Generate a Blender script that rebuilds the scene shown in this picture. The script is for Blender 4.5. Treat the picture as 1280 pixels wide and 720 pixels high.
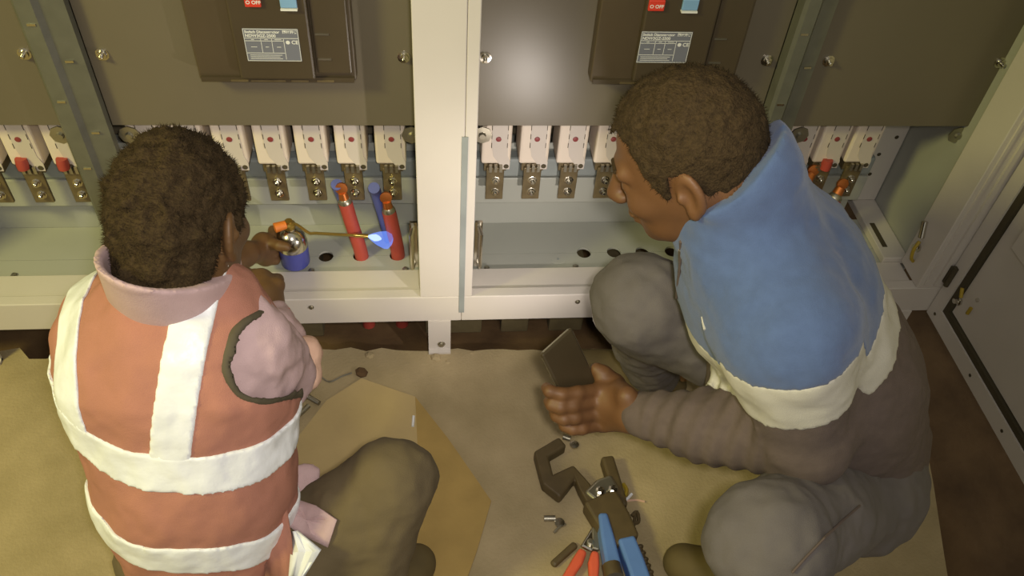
import bpy, bmesh, math, random
import numpy as np
from mathutils import Vector, Matrix

random.seed(7)
scene = bpy.context.scene
for o in list(bpy.data.objects):
    bpy.data.objects.remove(o)
COL = scene.collection

# ---------------------------------------------------------------- camera
FPX = 1041.0
_dn = np.array([-84.0, 990.0, FPX]); _dn /= np.linalg.norm(_dn)
_xx = np.array([10660.0, -190.0, FPX]); _xx -= _xx.dot(_dn) * _dn; _xx /= np.linalg.norm(_xx)
_yy = np.cross(_xx, _dn)
ROT = np.array([_xx, _yy, -_dn])                  # world = ROT @ (right, down, forward)
CAM = np.array([-0.015, -1.226, 1.5])

def ray(px, py):
    return ROT @ np.array([(px - 640) / FPX, (py - 360) / FPX, 1.0])
def atd(px, py, d):
    return CAM + ray(px, py) * d
def onY(px, py, y):
    d = ray(px, py); return CAM + d * ((y - CAM[1]) / d[1])
def onZ(px, py, z=0.0):
    d = ray(px, py); return CAM + d * ((z - CAM[2]) / d[2])
def onX(px, py, x):
    d = ray(px, py); return CAM + d * ((x - CAM[0]) / d[0])

cd = bpy.data.cameras.new('camera'); cam = bpy.data.objects.new('camera', cd); COL.objects.link(cam)
m = Matrix.Identity(4)
for r in range(3):
    m[r][0] = ROT[r, 0]; m[r][1] = -ROT[r, 1]; m[r][2] = -ROT[r, 2]; m[r][3] = CAM[r]
cam.matrix_world = m
cd.sensor_width = 36.0; cd.lens = FPX / 1280 * 36; cd.clip_start = 0.05
scene.camera = cam

# ---------------------------------------------------------------- light and exposure
w = bpy.data.worlds.new('room_ambient'); scene.world = w; w.use_nodes = True
bg = w.node_tree.nodes['Background']; bg.inputs[0].default_value = (1.0, 0.955, 0.84, 1); bg.inputs[1].default_value = 0.36

def area(name, loc, target, size, energy, color):
    l = bpy.data.lights.new(name, 'AREA'); l.shape = 'DISK'; l.size = size; l.energy = energy; l.color = color
    o = bpy.data.objects.new(name, l); COL.objects.link(o); o.location = loc
    o.rotation_euler = (Vector(target) - Vector(loc)).to_track_quat('-Z', 'Y').to_euler()
    return o
# the flash beside the lens, and an added yellow fill that tints the left side olive
fl_ = bpy.data.lights.new('camera_flash', 'SPOT'); fl_.energy = 46.0; fl_.color = (1.0, 0.93, 0.86); fl_.spot_size = math.radians(82); fl_.spot_blend = 1.0; fl_.shadow_soft_size = 0.03
flo = bpy.data.objects.new('camera_flash', fl_); COL.objects.link(flo); flo.location = (0.03, -1.25, 1.56)
flo.rotation_euler = (Vector(onZ(530, 350, 0.2)) - flo.location).to_track_quat('-Z', 'Y').to_euler()
area('olive_fill', (-1.9, -1.2, 2.2), (-0.8, 0.0, 0.4), 0.5, 42.0, (0.93, 0.86, 0.28))

vs = scene.view_settings
vs.view_transform = 'Standard'; vs.look = 'None'; vs.gamma = 1.0; vs.use_curve_mapping = False
vs.exposure = 0.06

# ---------------------------------------------------------------- materials
MATS = {}
def srgb(c):
    return tuple((x / 255 / 12.92) if x / 255 <= 0.04045 else ((x / 255 + 0.055) / 1.055) ** 2.4 for x in c)
def mat(name, rgb, rough=0.6, metal=0.0, var=0.12, scale=14.0, bump=0.0, bscale=220.0, spec=0.5, rgb2=None,
        emit=None, estr=0.0, sheen=0.0):
    if name in MATS: return MATS[name]
    M = bpy.data.materials.new(name); M.use_nodes = True; nt = M.node_tree; N = nt.nodes; L = nt.links
    b = N['Principled BSDF']; c = srgb(rgb)
    tc = N.new('ShaderNodeTexCoord')
    nz = N.new('ShaderNodeTexNoise'); nz.inputs['Scale'].default_value = scale; nz.inputs['Detail'].default_value = 6
    L.new(tc.outputs['Object'], nz.inputs['Vector'])
    rp = N.new('ShaderNodeValToRGB'); L.new(nz.outputs[0], rp.inputs[0])
    rp.color_ramp.elements[0].position = 0.3; rp.color_ramp.elements[1].position = 0.7
    lo = srgb(rgb2) if rgb2 else tuple(x * (1 - var) for x in c)
    hi = c if rgb2 else tuple(min(1, x * (1 + var)) for x in c)
    rp.color_ramp.elements[0].color = (*lo, 1); rp.color_ramp.elements[1].color = (*hi, 1)
    L.new(rp.outputs[0], b.inputs['Base Color'])
    b.inputs['Roughness'].default_value = rough; b.inputs['Metallic'].default_value = metal
    b.inputs['Specular IOR Level'].default_value = spec
    if sheen: b.inputs['Sheen Weight'].default_value = sheen
    if bump:
        n2 = N.new('ShaderNodeTexNoise'); n2.inputs['Scale'].default_value = bscale; n2.inputs['Detail'].default_value = 4
        L.new(tc.outputs['Object'], n2.inputs['Vector'])
        bp = N.new('ShaderNodeBump'); bp.inputs['Strength'].default_value = bump; bp.inputs['Distance'].default_value = 0.004
        L.new(n2.outputs[0], bp.inputs['Height']); L.new(bp.outputs[0], b.inputs['Normal'])
    if emit:
        b.inputs['Emission Color'].default_value = (*srgb(emit), 1); b.inputs['Emission Strength'].default_value = estr
    MATS[name] = M
    return M

M_FLOOR = mat('dusty_concrete', (174, 156, 120), 0.9, var=0.13, scale=9, bump=0.35, bscale=160, rgb2=(152, 136, 100))
M_SOIL = mat('dark_soil', (104, 80, 50), 0.95, var=0.35, scale=9, bump=0.8, bscale=40, rgb2=(78, 57, 32))
M_WALL = mat('wall_paint', (150, 145, 125), 0.9, bump=0.1)
M_WHITE = mat('pale_powder_coat', (204, 197, 188), 0.45, var=0.03, scale=6, bump=0.04, bscale=400)
M_GREYIN = mat('pale_grey_plate', (168, 169, 160), 0.4, var=0.04, scale=5, bump=0.03, bscale=300)
M_GAP = mat('seam_grey', (140, 146, 144), 0.6)
M_PANEL = mat('dark_grey_panel', (106, 98, 82), 0.34, var=0.05, scale=4, bump=0.03, bscale=500, spec=0.5)
M_ZINC = mat('zinc_post', (112, 112, 100), 0.42, metal=0.35, var=0.1, scale=30)
M_DARKBACK = mat('dark_back', (92, 84, 66), 0.7)
M_SWITCH = mat('switch_black', (78, 66, 48), 0.5, var=0.05)
M_SWITCH2 = mat('switch_black_gloss', (72, 62, 46), 0.4, var=0.05)
M_CHROME = mat('chrome', (205, 200, 188), 0.18, metal=1.0, var=0.05)
M_STEEL = mat('dull_steel', (170, 165, 150), 0.35, metal=0.9)
M_TERM = mat('tinned_terminal', (116, 102, 74), 0.4, metal=0.35, var=0.2, scale=40)
M_CERAM = mat('fuse_ceramic', (222, 208, 192), 0.5, var=0.03)
M_CERAM2 = mat('fuse_plate', (200, 190, 180), 0.5, var=0.03)
M_DOT = mat('indicator_red', (140, 60, 60), 0.5)
M_RED = mat('red_sleeve', (168, 68, 56), 0.5, bump=0.1, bscale=150)
M_REDB = mat('red_button', (205, 62, 45), 0.4)
M_BLUEB = mat('blue_button', (125, 165, 200), 0.4)
M_BLUES = mat('blue_tube', (92, 100, 168), 0.5)
M_COPPER = mat('copper', (200, 120, 66), 0.35, metal=0.8)
M_BRASS = mat('brass', (190, 160, 84), 0.3, metal=0.9)
M_LABEL = mat('label_grey', (112, 114, 124), 0.5, var=0.02)
M_LTEXT = mat('label_print', (220, 220, 214), 0.5, var=0.0)
M_GASKET = mat('black_gasket', (70, 62, 42), 0.8)
M_YELLOW = mat('yellow_green_wire', (165, 140, 40), 0.5)
M_SKIN = mat('brown_skin', (104, 71, 43), 0.55, var=0.1, scale=25, bump=0.06, bscale=350)
M_SKIN2 = mat('dark_brown_skin', (98, 70, 40), 0.55, var=0.1, scale=25, bump=0.06, bscale=350)
M_HAIR = mat('dark_hair', (60, 47, 28), 0.85, var=0.3, scale=180, bump=0.8, bscale=330, spec=0.2)
M_EYE = mat('eye_white', (200, 190, 175), 0.3)
M_BLUE = mat('blue_fleece', (76, 95, 133), 0.95, var=0.07, scale=60, bump=0.25, bscale=600, sheen=0.2)
M_BAND = mat('white_fleece', (188, 184, 172), 0.95, var=0.04, scale=30, bump=0.2, bscale=600)
M_DARKJ = mat('charcoal_fleece', (94, 81, 75), 0.95, var=0.08, scale=70, bump=0.25, bscale=600)
M_JEANS = mat('grey_denim', (98, 92, 90), 0.9, var=0.16, scale=9, bump=0.25, bscale=700)
M_SHOE = mat('olive_shoe', (92, 78, 44), 0.8, var=0.2)
M_VEST = mat('orange_mesh', (172, 117, 98), 0.9, var=0.06, scale=20, bump=0.35, bscale=900)
M_TAPE = mat('reflective_tape', (228, 230, 232), 0.4, var=0.08, scale=22, bump=0.5, bscale=34)
M_PIPE = mat('vest_piping', (78, 70, 52), 0.8)
M_SHIRT = mat('lilac_shirt', (190, 162, 162), 0.9, var=0.06, scale=30, bump=0.2, bscale=500)
M_CUFF = mat('pink_lining', (206, 168, 146), 0.9)
M_TROUS = mat('olive_trousers', (100, 87, 62), 0.95, var=0.07, scale=18, bump=0.2, bscale=500)
M_THREAD = mat('red_thread', (190, 90, 55), 0.8)
M_CARD = mat('cardboard', (182, 160, 112), 0.9, var=0.07, scale=10, bump=0.15, bscale=120)
M_CARD2 = mat('cardboard_inner', (164, 137, 78), 0.9, var=0.12, scale=12, bump=0.15, bscale=120)
M_PHONE = mat('phone_black', (66, 56, 40), 0.3, var=0.03)
M_TOOLB = mat('tool_black', (84, 70, 44), 0.55, var=0.15, scale=40)
M_TOOLU = mat('tool_blue', (92, 128, 190), 0.5, var=0.08)
M_CANB = mat('canister_blue', (74, 80, 160), 0.35)
M_ORANGE = mat('orange_cap', (215, 120, 40), 0.5)
M_PLRED = mat('plier_red', (212, 92, 62), 0.5)
M_BLOCK = mat('trench_block', (104, 92, 62), 0.95, var=0.2, scale=14, bump=0.5, bscale=60)

# ---------------------------------------------------------------- helpers
def tag(o, label=None, cat=None, group=None, kind=None):
    if label: o['label'] = label
    if cat: o['category'] = cat
    if group: o['group'] = group
    if kind: o['kind'] = kind
    return o
def thing(name, loc, label, cat, group=None):
    o = bpy.data.objects.new(name, None); COL.objects.link(o); o.location = loc; o.empty_display_size = 0.05
    return tag(o, label, cat, group)
def link(name, me, material, parent=None):
    o = bpy.data.objects.new(name, me); COL.objects.link(o)
    if material: me.materials.append(material)
    if parent is not None:
        o.parent = parent
        p = Vector((0, 0, 0)); q = parent
        while q is not None:
            p = p + q.location; q = q.parent
        o.location = -p              # meshes are written in world coordinates
        me.transform(Matrix.Translation(-p)); o.location = (0, 0, 0)
    return o
def V(p): return np.asarray(p, float)
def nrm(v): v = V(v); return v / np.linalg.norm(v)
def basis(d):
    d = nrm(d); a = np.array([0, 0, 1.0]) if abs(d[2]) < 0.9 else np.array([1.0, 0, 0])
    u = nrm(np.cross(a, d)); return u, np.cross(d, u), d

class MB:
    def __init__(s): s.v = []; s.f = []
    def add(s, vs, fs):
        n = len(s.v); s.v += [tuple(map(float, p)) for p in vs]; s.f += [tuple(i + n for i in f) for f in fs]; return s
    def box(s, x0, x1, y0, y1, z0, z1):
        return s.add([(x0, y0, z0), (x1, y0, z0), (x1, y1, z0), (x0, y1, z0), (x0, y0, z1), (x1, y0, z1), (x1, y1, z1), (x0, y1, z1)],
                     [(3, 2, 1, 0), (4, 5, 6, 7), (0, 1, 5, 4), (1, 2, 6, 5), (2, 3, 7, 6), (3, 0, 4, 7)])
    def obox(s, c, ax, ay, az, hx, hy, hz):
        c, ax, ay, az = V(c), nrm(ax), nrm(ay), nrm(az)
        vs = [c + ax * hx * i + ay * hy * j + az * hz * k for k in (-1, 1) for (i, j) in ((-1, -1), (1, -1), (1, 1), (-1, 1))]
        return s.add(vs, [(3, 2, 1, 0), (4, 5, 6, 7), (0, 1, 5, 4), (1, 2, 6, 5), (2, 3, 7, 6), (3, 0, 4, 7)])
    def lathe(s, o, d, prof, n=16):
        o = V(o); u, w_, d = basis(d); vs = []; fs = []
        for (r, t) in prof:
            for i in range(n):
                a = 2 * math.pi * i / n; vs.append(o + d * t + (u * math.cos(a) + w_ * math.sin(a)) * r)
        for j in range(len(prof) - 1):
            for i in range(n):
                fs.append((j * n + i, j * n + (i + 1) % n, (j + 1) * n + (i + 1) % n, (j + 1) * n + i))
        fs.append(tuple(range(n))[::-1]); fs.append(tuple((len(prof) - 1) * n + i for i in range(n)))
        return s.add(vs, fs)
    def cyl(s, a, b, r0, r1=None, n=12):
        a, b = V(a), V(b); L = np.linalg.norm(b - a)
        return s.lathe(a, b - a, [(r0, 0), (r0 if r1 is None else r1, L)], n)
    def tube(s, pts, r, n=8):
        pts = [V(p) for p in pts]; vs = []; fs = []; pu = None
        rr = r if hasattr(r, '__len__') else [r] * len(pts)
        for i, p in enumerate(pts):
            d = nrm(pts[min(i + 1, len(pts) - 1)] - pts[max(i - 1, 0)])
            if pu is None: u, w_, _ = basis(d)
            else:
                u = nrm(pu - d * pu.dot(d)); w_ = np.cross(d, u)
            pu = u
            for k in range(n):
                a = 2 * math.pi * k / n; vs.append(p + (u * math.cos(a) + w_ * math.sin(a)) * rr[i])
        for j in range(len(pts) - 1):
            for i in range(n):
                fs.append((j * n + i, j * n + (i + 1) % n, (j + 1) * n + (i + 1) % n, (j + 1) * n + i))
        fs.append(tuple(range(n))[::-1]); fs.append(tuple((len(pts) - 1) * n + i for i in range(n)))
        return s.add(vs, fs)
    def prism(s, poly, z0, z1):
        a = sum(poly[i][0] * poly[(i + 1) % len(poly)][1] - poly[(i + 1) % len(poly)][0] * poly[i][1] for i in range(len(poly)))
        if a < 0: poly = poly[::-1]
        n = len(poly)
        vs = [(p[0], p[1], z0) for p in poly] + [(p[0], p[1], z1) for p in poly]
        return s.add(vs, [tuple(range(n))[::-1], tuple(range(n, 2 * n))] + [(i, (i + 1) % n, n + (i + 1) % n, n + i) for i in range(n)])
    def mesh(s, name, smooth=False):
        me = bpy.data.meshes.new(name); me.from_pydata(s.v, [], s.f); me.validate(); me.update()
        if smooth:
            me.shade_smooth()
            try: me.set_sharp_from_angle(angle=math.radians(40))
            except Exception: pass
        return me
    def build(s, name, material, parent=None, smooth=False, bevel=0.0):
        o = link(name, s.mesh(name, smooth), material, parent)
        if bevel:
            md = o.modifiers.new('bevel', 'BEVEL'); md.width = bevel; md.segments = 2; md.limit_method = 'ANGLE'
        return o
def box(name, b, material, parent=None, bevel=0.0):
    return MB().box(*b).build(name, material, parent, bevel=bevel)
def spline(pts, n=8):
    pts = [V(p) for p in pts]; out = []
    P = [pts[0] * 2 - pts[1]] + pts + [pts[-1] * 2 - pts[-2]]
    for i in range(1, len(P) - 2):
        for k in range(n):
            t = k / n
            out.append(0.5 * ((2 * P[i]) + (-P[i - 1] + P[i + 1]) * t + (2 * P[i - 1] - 5 * P[i] + 4 * P[i + 1] - P[i + 2]) * t * t
                              + (-P[i - 1] + 3 * P[i] - 3 * P[i + 1] + P[i + 2]) * t ** 3))
    return out + [pts[-1]]
def copy_tree(o, loc, parent=None):
    c = o.copy(); COL.objects.link(c); c.parent = parent; c.location = loc
    for ch in list(o.children):
        copy_tree(ch, ch.location.copy(), c)
    return c
def text(name, body, size, loc, material, parent, bold=False):
    """flat print on a face that looks toward -Y"""
    cu = bpy.data.curves.new(name, 'FONT'); cu.body = body; cu.size = size; cu.extrude = 0.00015
    if bold: cu.offset = 0.0002
    t = bpy.data.objects.new(name + '_src', cu); COL.objects.link(t)
    dg = bpy.context.evaluated_depsgraph_get()
    me = bpy.data.meshes.new_from_object(t.evaluated_get(dg))
    bpy.data.objects.remove(t); bpy.data.curves.remove(cu)
    me.materials.clear()
    me.transform(Matrix.Translation(Vector(loc)) @ Matrix.Rotation(math.pi / 2, 4, 'X'))
    return link(name, me, material, parent)

# ---------------------------------------------------------------- signed distance surfaces (people)
_rng = np.random.RandomState(3); _LAT = _rng.rand(32, 32, 32).astype(np.float32)
def vnoise(X, Y, Z):
    xi, yi, zi = np.floor(X).astype(int), np.floor(Y).astype(int), np.floor(Z).astype(int)
    fx, fy, fz = X - xi, Y - yi, Z - zi
    fx, fy, fz = fx * fx * (3 - 2 * fx), fy * fy * (3 - 2 * fy), fz * fz * (3 - 2 * fz)
    g = lambda a, b, c: _LAT[(xi + a) & 31, (yi + b) & 31, (zi + c) & 31]
    return ((g(0, 0, 0) * (1 - fx) + g(1, 0, 0) * fx) * (1 - fy) + (g(0, 1, 0) * (1 - fx) + g(1, 1, 0) * fx) * fy) * (1 - fz) + \
           ((g(0, 0, 1) * (1 - fx) + g(1, 0, 1) * fx) * (1 - fy) + (g(0, 1, 1) * (1 - fx) + g(1, 1, 1) * fx) * fy) * fz - 0.5

class Field:
    def __init__(s, lo, hi, h):
        s.h = h; s.lo = V(lo); s.n = np.ceil((V(hi) - s.lo) / h).astype(int) + 1
        s.ax = [(s.lo[i] + h * np.arange(s.n[i])).astype(np.float32) for i in range(3)]
        s.D = np.full(s.n, 0.5, np.float32)
    def copy(s):
        c = object.__new__(Field); c.h, c.lo, c.n, c.ax = s.h, s.lo, s.n, s.ax; c.D = s.D.copy(); return c
    def _sub(s, lo, hi):
        i0 = np.clip(((V(lo) - s.lo) / s.h).astype(int), 0, s.n - 1); i1 = np.clip(((V(hi) - s.lo) / s.h).astype(int) + 2, 1, s.n)
        sl = tuple(slice(a, b) for a, b in zip(i0, i1))
        return sl, s.ax[0][sl[0]][:, None, None], s.ax[1][sl[1]][None, :, None], s.ax[2][sl[2]][None, None, :]
    def _comb(s, sl, d, k, sub):
        D = s.D[sl]
        if sub: d = -d; a = np.maximum(D, d); 
        else: a = np.minimum(D, d)
        if k > 0:
            hh = np.maximum(k - np.abs(D - d), 0) / k; a = a + (1 if sub else -1) * hh * hh * k * 0.25
        s.D[sl] = a
    def cap(s, a, b, ra, rb=None, k=0.02, flat=None, sub=False):
        a, b = V(a), V(b); rb = ra if rb is None else rb; m_ = max(ra, rb) * (1.0 if not flat else max(1, flat[1])) + k + 0.02
        sl, X, Y, Z = s._sub(np.minimum(a, b) - m_, np.maximum(a, b) + m_)
        if 0 in s.D[sl].shape: return s
        ab = b - a; L2 = max(ab.dot(ab), 1e-9)
        t = np.clip(((X - a[0]) * ab[0] + (Y - a[1]) * ab[1] + (Z - a[2]) * ab[2]) / L2, 0, 1)
        qx, qy, qz = X - a[0] - t * ab[0], Y - a[1] - t * ab[1], Z - a[2] - t * ab[2]
        q2 = qx * qx + qy * qy + qz * qz; sc = 1.0
        if flat:
            n = nrm(flat[0]); qn = qx * n[0] + qy * n[1] + qz * n[2]; q2 = q2 + qn * qn * (1 / flat[1] ** 2 - 1); sc = min(1, flat[1])
        s._comb(sl, ((np.sqrt(q2) - (ra + (rb - ra) * t)) * sc).astype(np.float32), k, sub); return s
    def chain(s, pts, rs, k=0.02, flat=None):
        for i in range(len(pts) - 1): s.cap(pts[i], pts[i + 1], rs[i], rs[i + 1], k, flat)
        return s
    def ell(s, c, r, axes=((1, 0, 0), (0, 1, 0), (0, 0, 1)), k=0.02, sub=False):
        c = V(c); m_ = max(r) + k + 0.02
        sl, X, Y, Z = s._sub(c - m_, c + m_)
        k0 = 0; k1 = 0
        for a, rr in zip(axes, r):
            a = nrm(a); q = (X - c[0]) * a[0] + (Y - c[1]) * a[1] + (Z - c[2]) * a[2]
            k0 = k0 + (q / rr) ** 2; k1 = k1 + (q / rr ** 2) ** 2
        k0 = np.sqrt(k0); k1 = np.sqrt(k1) + 1e-6
        s._comb(sl, (k0 * (k0 - 1) / k1).astype(np.float32), k, sub); return s
    def grid(s):
        return s.ax[0][:, None, None], s.ax[1][None, :, None], s.ax[2][None, None, :]
    def plane(s, p, n):
        """distance on the side n points to (positive there)"""
        X, Y, Z = s.grid(); p = V(p); n = nrm(n)
        return ((X - p[0]) * n[0] + (Y - p[1]) * n[1] + (Z - p[2]) * n[2]).astype(np.float32)
    def lin(s, p, n):
        X, Y, Z = s.grid(); p = V(p); n = V(n)
        return (X - p[0]) * n[0] + (Y - p[1]) * n[1] + (Z - p[2]) * n[2]
    def near(s, fn, lim=0.04):
        idx = np.nonzero(np.abs(s.D) < lim)
        P = [s.ax[i][idx[i]] for i in range(3)]
        s.D[idx] += fn(*P).astype(np.float32); return s
    def keep(s, g): s.D = np.maximum(s.D, g); return s
    def mesh(s, name, offset=0.0, region=None):
        D = s.D - offset
        if region is not None: D = np.maximum(D, region)
        D[0] = D[-1] = 0.5; D[:, 0] = D[:, -1] = 0.5; D[:, :, 0] = D[:, :, -1] = 0.5
        I = D < 0
        if not I.any(): return bpy.data.meshes.new(name)
        cnt = np.zeros(s.n - 1, np.int8)
        for a in (0, 1):
            for b in (0, 1):
                for c in (0, 1):
                    cnt += I[a:s.n[0] - 1 + a, b:s.n[1] - 1 + b, c:s.n[2] - 1 + c]
        act = (cnt > 0) & (cnt < 8); ci = np.argwhere(act); nv = len(ci)
        idm = np.full(act.shape, -1, np.int32); idm[tuple(ci.T)] = np.arange(nv)
        acc = np.zeros((nv, 3)); num = np.zeros(nv)
        offs = [(a, b, c) for a in (0, 1) for b in (0, 1) for c in (0, 1)]
        vals = {o: D[ci[:, 0] + o[0], ci[:, 1] + o[1], ci[:, 2] + o[2]] for o in offs}
        for o in offs:
            for ax in range(3):
                if o[ax] == 0:
                    e = list(o); e[ax] = 1; e = tuple(e)
                    v0, v1 = vals[o], vals[e]; x = (v0 < 0) != (v1 < 0)
                    t = np.where(x, v0 / np.where(x, v0 - v1, 1), 0)
                    p = np.array(o, float)[None, :].repeat(nv, 0); p[:, ax] += t
                    acc[x] += p[x]; num[x] += 1
        P = s.lo + (ci + acc / num[:, None]) * s.h
        F = []
        for ax in range(3):
            b, c = (ax + 1) % 3, (ax + 2) % 3
            s0 = [slice(None)] * 3; s1 = [slice(None)] * 3; s0[ax] = slice(0, -1); s1[ax] = slice(1, None)
            A, B = I[tuple(s0)], I[tuple(s1)]
            e = np.argwhere(A != B); ins = A[tuple(e.T)]
            q = []
            for (db, dc) in ((-1, -1), (0, -1), (0, 0), (-1, 0)):
                k = e.copy(); k[:, b] += db; k[:, c] += dc; q.append(idm[tuple(k.T)])
            q = np.stack(q, 1); q[~ins] = q[~ins][:, ::-1]; F.append(q)
        F = np.concatenate(F)
        me = bpy.data.meshes.new(name)
        me.vertices.add(nv); me.vertices.foreach_set('co', P.astype(np.float32).ravel())
        me.loops.add(F.size); me.loops.foreach_set('vertex_index', F.ravel().astype(np.int32))
        me.polygons.add(len(F)); me.polygons.foreach_set('loop_start', np.arange(0, F.size, 4, dtype=np.int32))
        me.update(calc_edges=True); me.validate(); me.shade_smooth()
        return me

# ================================================================ SETTING
TRZ = -0.06
edge = [(-3.0, 0.03), (-1.0, 0.02), (-0.93, 0.035)]
x = -0.9
while x < 1.05:
    edge.append((x, 0.0 - 0.012 * math.sin(x * 3.1) + random.uniform(-0.006, 0.006))); x += 0.035
edge += [(1.10, -0.03), (1.118, -0.09), (1.095, -0.17), (1.066, -0.269), (1.03, -0.40), (0.985, -0.547), (0.94, -0.70), (0.86, -1.0), (0.6, -2.6), (-3.0, -2.6)]
fl = MB().prism(edge, TRZ - 0.02, 0.0).build('floor', M_FLOOR); tag(fl, kind='structure')
so = MB(); nx, ny = 60, 44
gv = []; gf = []
for j in range(ny + 1):
    for i in range(nx + 1):
        X = -3.0 + 5.4 * i / nx; Y = -2.6 + 3.6 * j / ny
        gv.append((X, Y, TRZ - 0.012 + random.uniform(-0.008, 0.006)))
for j in range(ny):
    for i in range(nx):
        a = j * (nx + 1) + i; gf.append((a, a + 1, a + nx + 2, a + nx + 1))
so.add(gv, gf); tag(so.build('floor_trench', M_SOIL, smooth=True), kind='structure')
tag(box('wall_back', (-3.0, 2.4, 0.95, 1.0, TRZ - 0.1, 2.7), M_WALL), kind='structure')

for (a, b, lb) in ((532, 602, 'first masonry block past the central foot bracket, under the open door cabinet'), (626, 660, 'narrow second masonry block past the central foot bracket, under the open door cabinet'),
                   (686, 728, 'third masonry block past the central foot bracket, just behind the phone'), (745, 800, 'fourth masonry block past the central foot bracket, behind the knee'),
                   (330, 405, 'masonry block under the cabinet with the torch, below the sill'), (200, 285, 'masonry block under the cabinet with the torch, behind the vest')):
    p, q = onZ(a, 413, TRZ), onZ(b, 413, TRZ)
    r = box('support_block', (p[0], q[0], 0.107, 0.26, TRZ - 0.01, 0.098), M_BLOCK, bevel=0.004)
    tag(r, lb, 'block', 'masonry blocks under the cabinets')
# crumbled edge of the slab
for (px, py, s) in ((462, 444, 0.012), (545, 447, 0.014), (590, 441, 0.007), (560, 452, 0.008)):
    p = onZ(px, py, 0.0); mb = MB(); 
    mb.lathe((p[0], p[1], -0.004), (0.2, 0.1, 1), [(s, 0), (s * 0.9, s * 0.4), (s * 0.45, s * 0.75)], 7)
    tag(mb.build('concrete_crumb', M_FLOOR), 'small crumb of broken concrete at the slab edge below the cabinets', 'rubble', 'concrete crumbs at the slab edge')

# ================================================================ CABINETS
def notched_plate(x0, x1, ya, yb, holes, r, side, z0, z1):
    """plate between ya and yb with half holes in its edge at ya (side=-1) or yb (side=+1)"""
    ye = yb if side > 0 else ya; yo = ya if side > 0 else yb
    poly = [(x0, yo), (x0, ye)]
    for hx in sorted(holes):
        for k in range(9):
            t = math.pi * k / 8
            poly.append((hx - r * math.cos(t), ye - side * r * math.sin(t)))
    poly += [(x1, ye), (x1, yo)]
    return MB().prism(poly, z0, z1)

def screw(parent, p, d, r=0.006, name='screw', m_=None):
    mb = MB().lathe(p, d, [(r * 1.5, 0), (r * 1.5, r * 0.25), (r, r * 0.3), (r, r * 0.9), (r * 0.55, r * 1.05)], 10)
    return mb.build(name, m_ or M_STEEL, parent, smooth=True)

def stud(parent, p):
    mb = MB().lathe(p, (0, -1, 0), [(0.012, 0), (0.012, 0.0015), (0.0085, 0.002), (0.0085, 0.007), (0.004, 0.0075), (0.004, 0.014), (0.003, 0.015)], 10)
    return mb.build('panel_bolt', M_CHROME, parent, smooth=True)

def eye_plate(parent, p):
    mb = MB().lathe(p, (0, -1, 0), [(0.02, 0), (0.02, 0.003), (0.008, 0.0035), (0.006, 0.009)], 8)
    return mb.build('panel_bracket', M_STEEL, parent, smooth=True)

def latch(parent, x, y, z0, z1, sgn):
    mb = MB(); mb.tube([(x, y + 0.012, z0), (x + sgn * 0.004, y - 0.012, z0 + 0.004), (x + sgn * 0.004, y - 0.012, z1 - 0.004), (x, y + 0.012, z1)], 0.0045, 8)
    mb.box(x - 0.008, x + 0.008, y + 0.008, y + 0.014, z0 - 0.012, z1 + 0.012)
    return mb.build('latch_bracket', M_CHROME, parent, smooth=True)

def mid_post(parent, x0, x1):
    mb = MB(); z0, z1 = 0.165, 2.03
    xm = x0 + (x1 - x0) * 0.42
    prof = [(x0, 0.128), (x0, 0.100), (x0 + 0.006, 0.094), (xm, 0.094), (xm + 0.008, 0.104), (x1, 0.110), (x1, 0.128)]
    mb.prism(prof, z0, z1)
    o = mb.build('galvanised_post', M_ZINC, parent)
    for i in range(16):
        z = 0.23 + i * 0.075
        xx = xm - 0.012 if i % 2 else xm + 0.022
        MB().box(xx - 0.007, xx + 0.007, 0.0925 + (0 if i % 2 else 0.011), 0.0955 + (0 if i % 2 else 0.012), z, z + 0.004).build('slot', M_CHROME, o)
    return o

Z1 = 2.05
def cabinet(x0, x1, posts, midx, panels, holes, label, side_wall):
    """x0..x1 outside width; posts = list of (a,b) front post spans"""
    t = thing('switchgear_cabinet', ((x0 + x1) / 2, 0.2, 0.0), label, 'cabinet', 'switchgear cabinets standing side by side')
    ia, ib = posts[0][1], posts[1][0]
    for (a, b) in posts:
        box('frame_post', (a, b, 0.0, 0.088, 0.1785, Z1 - 0.1005), M_WHITE, t, 0.002)
    bm = box('bottom_beam', (x0, x1, 0.0, 0.026, 0.100, 0.178), M_WHITE, t, 0.002)
    box('sill', (ia, ib, 0.026, 0.090, 0.150, 0.173), M_WHITE, t, 0.0015)
    box('top_beam', (x0, x1, 0.0, 0.088, Z1 - 0.1, Z1), M_WHITE, t, 0.002)
    notched_plate(ia, ib, 0.0905, 0.1432, holes, 0.0165, +1, 0.160, 0.1655).build('gland_plate', M_GREYIN, t)
    notched_plate(ia, ib, 0.1444, 0.249, holes, 0.0165, -1, 0.160, 0.1655).build('gland_plate', M_GREYIN, t)
    ie = min(ib, 1.0)
    box('rear_plate', (ia - 0.01, ie, 0.250, 0.253, 0.160, 0.400), M_GREYIN, t)
    box('terminal_rail', (ia, ie, 0.215, 0.249, 0.258, 0.330), M_GREYIN, t, 0.002)
    box('busbar_support', (ia, ie, 0.215, 0.249, 0.333, 0.383), M_GAP, t, 0.006)
    box('back_panel', (ia - 0.01, ie, 0.300, 0.303, 0.388, Z1), M_DARKBACK, t)
    box('rear_cover', (x0, x1, 0.42, 0.424, 0.100, Z1), M_GREYIN, t)
    for (a, b, bolts) in panels:
        pn = box('cover_panel', (a, b, 0.130, 0.133, 0.5317, Z1 - 0.1), M_PANEL, t)
        for bx in bolts:
            stud(pn, (bx, 0.130, 0.682)); stud(pn, (bx, 0.130, 1.25))
    for (a, b) in midx: mid_post(t, a, b)
    return t

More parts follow.
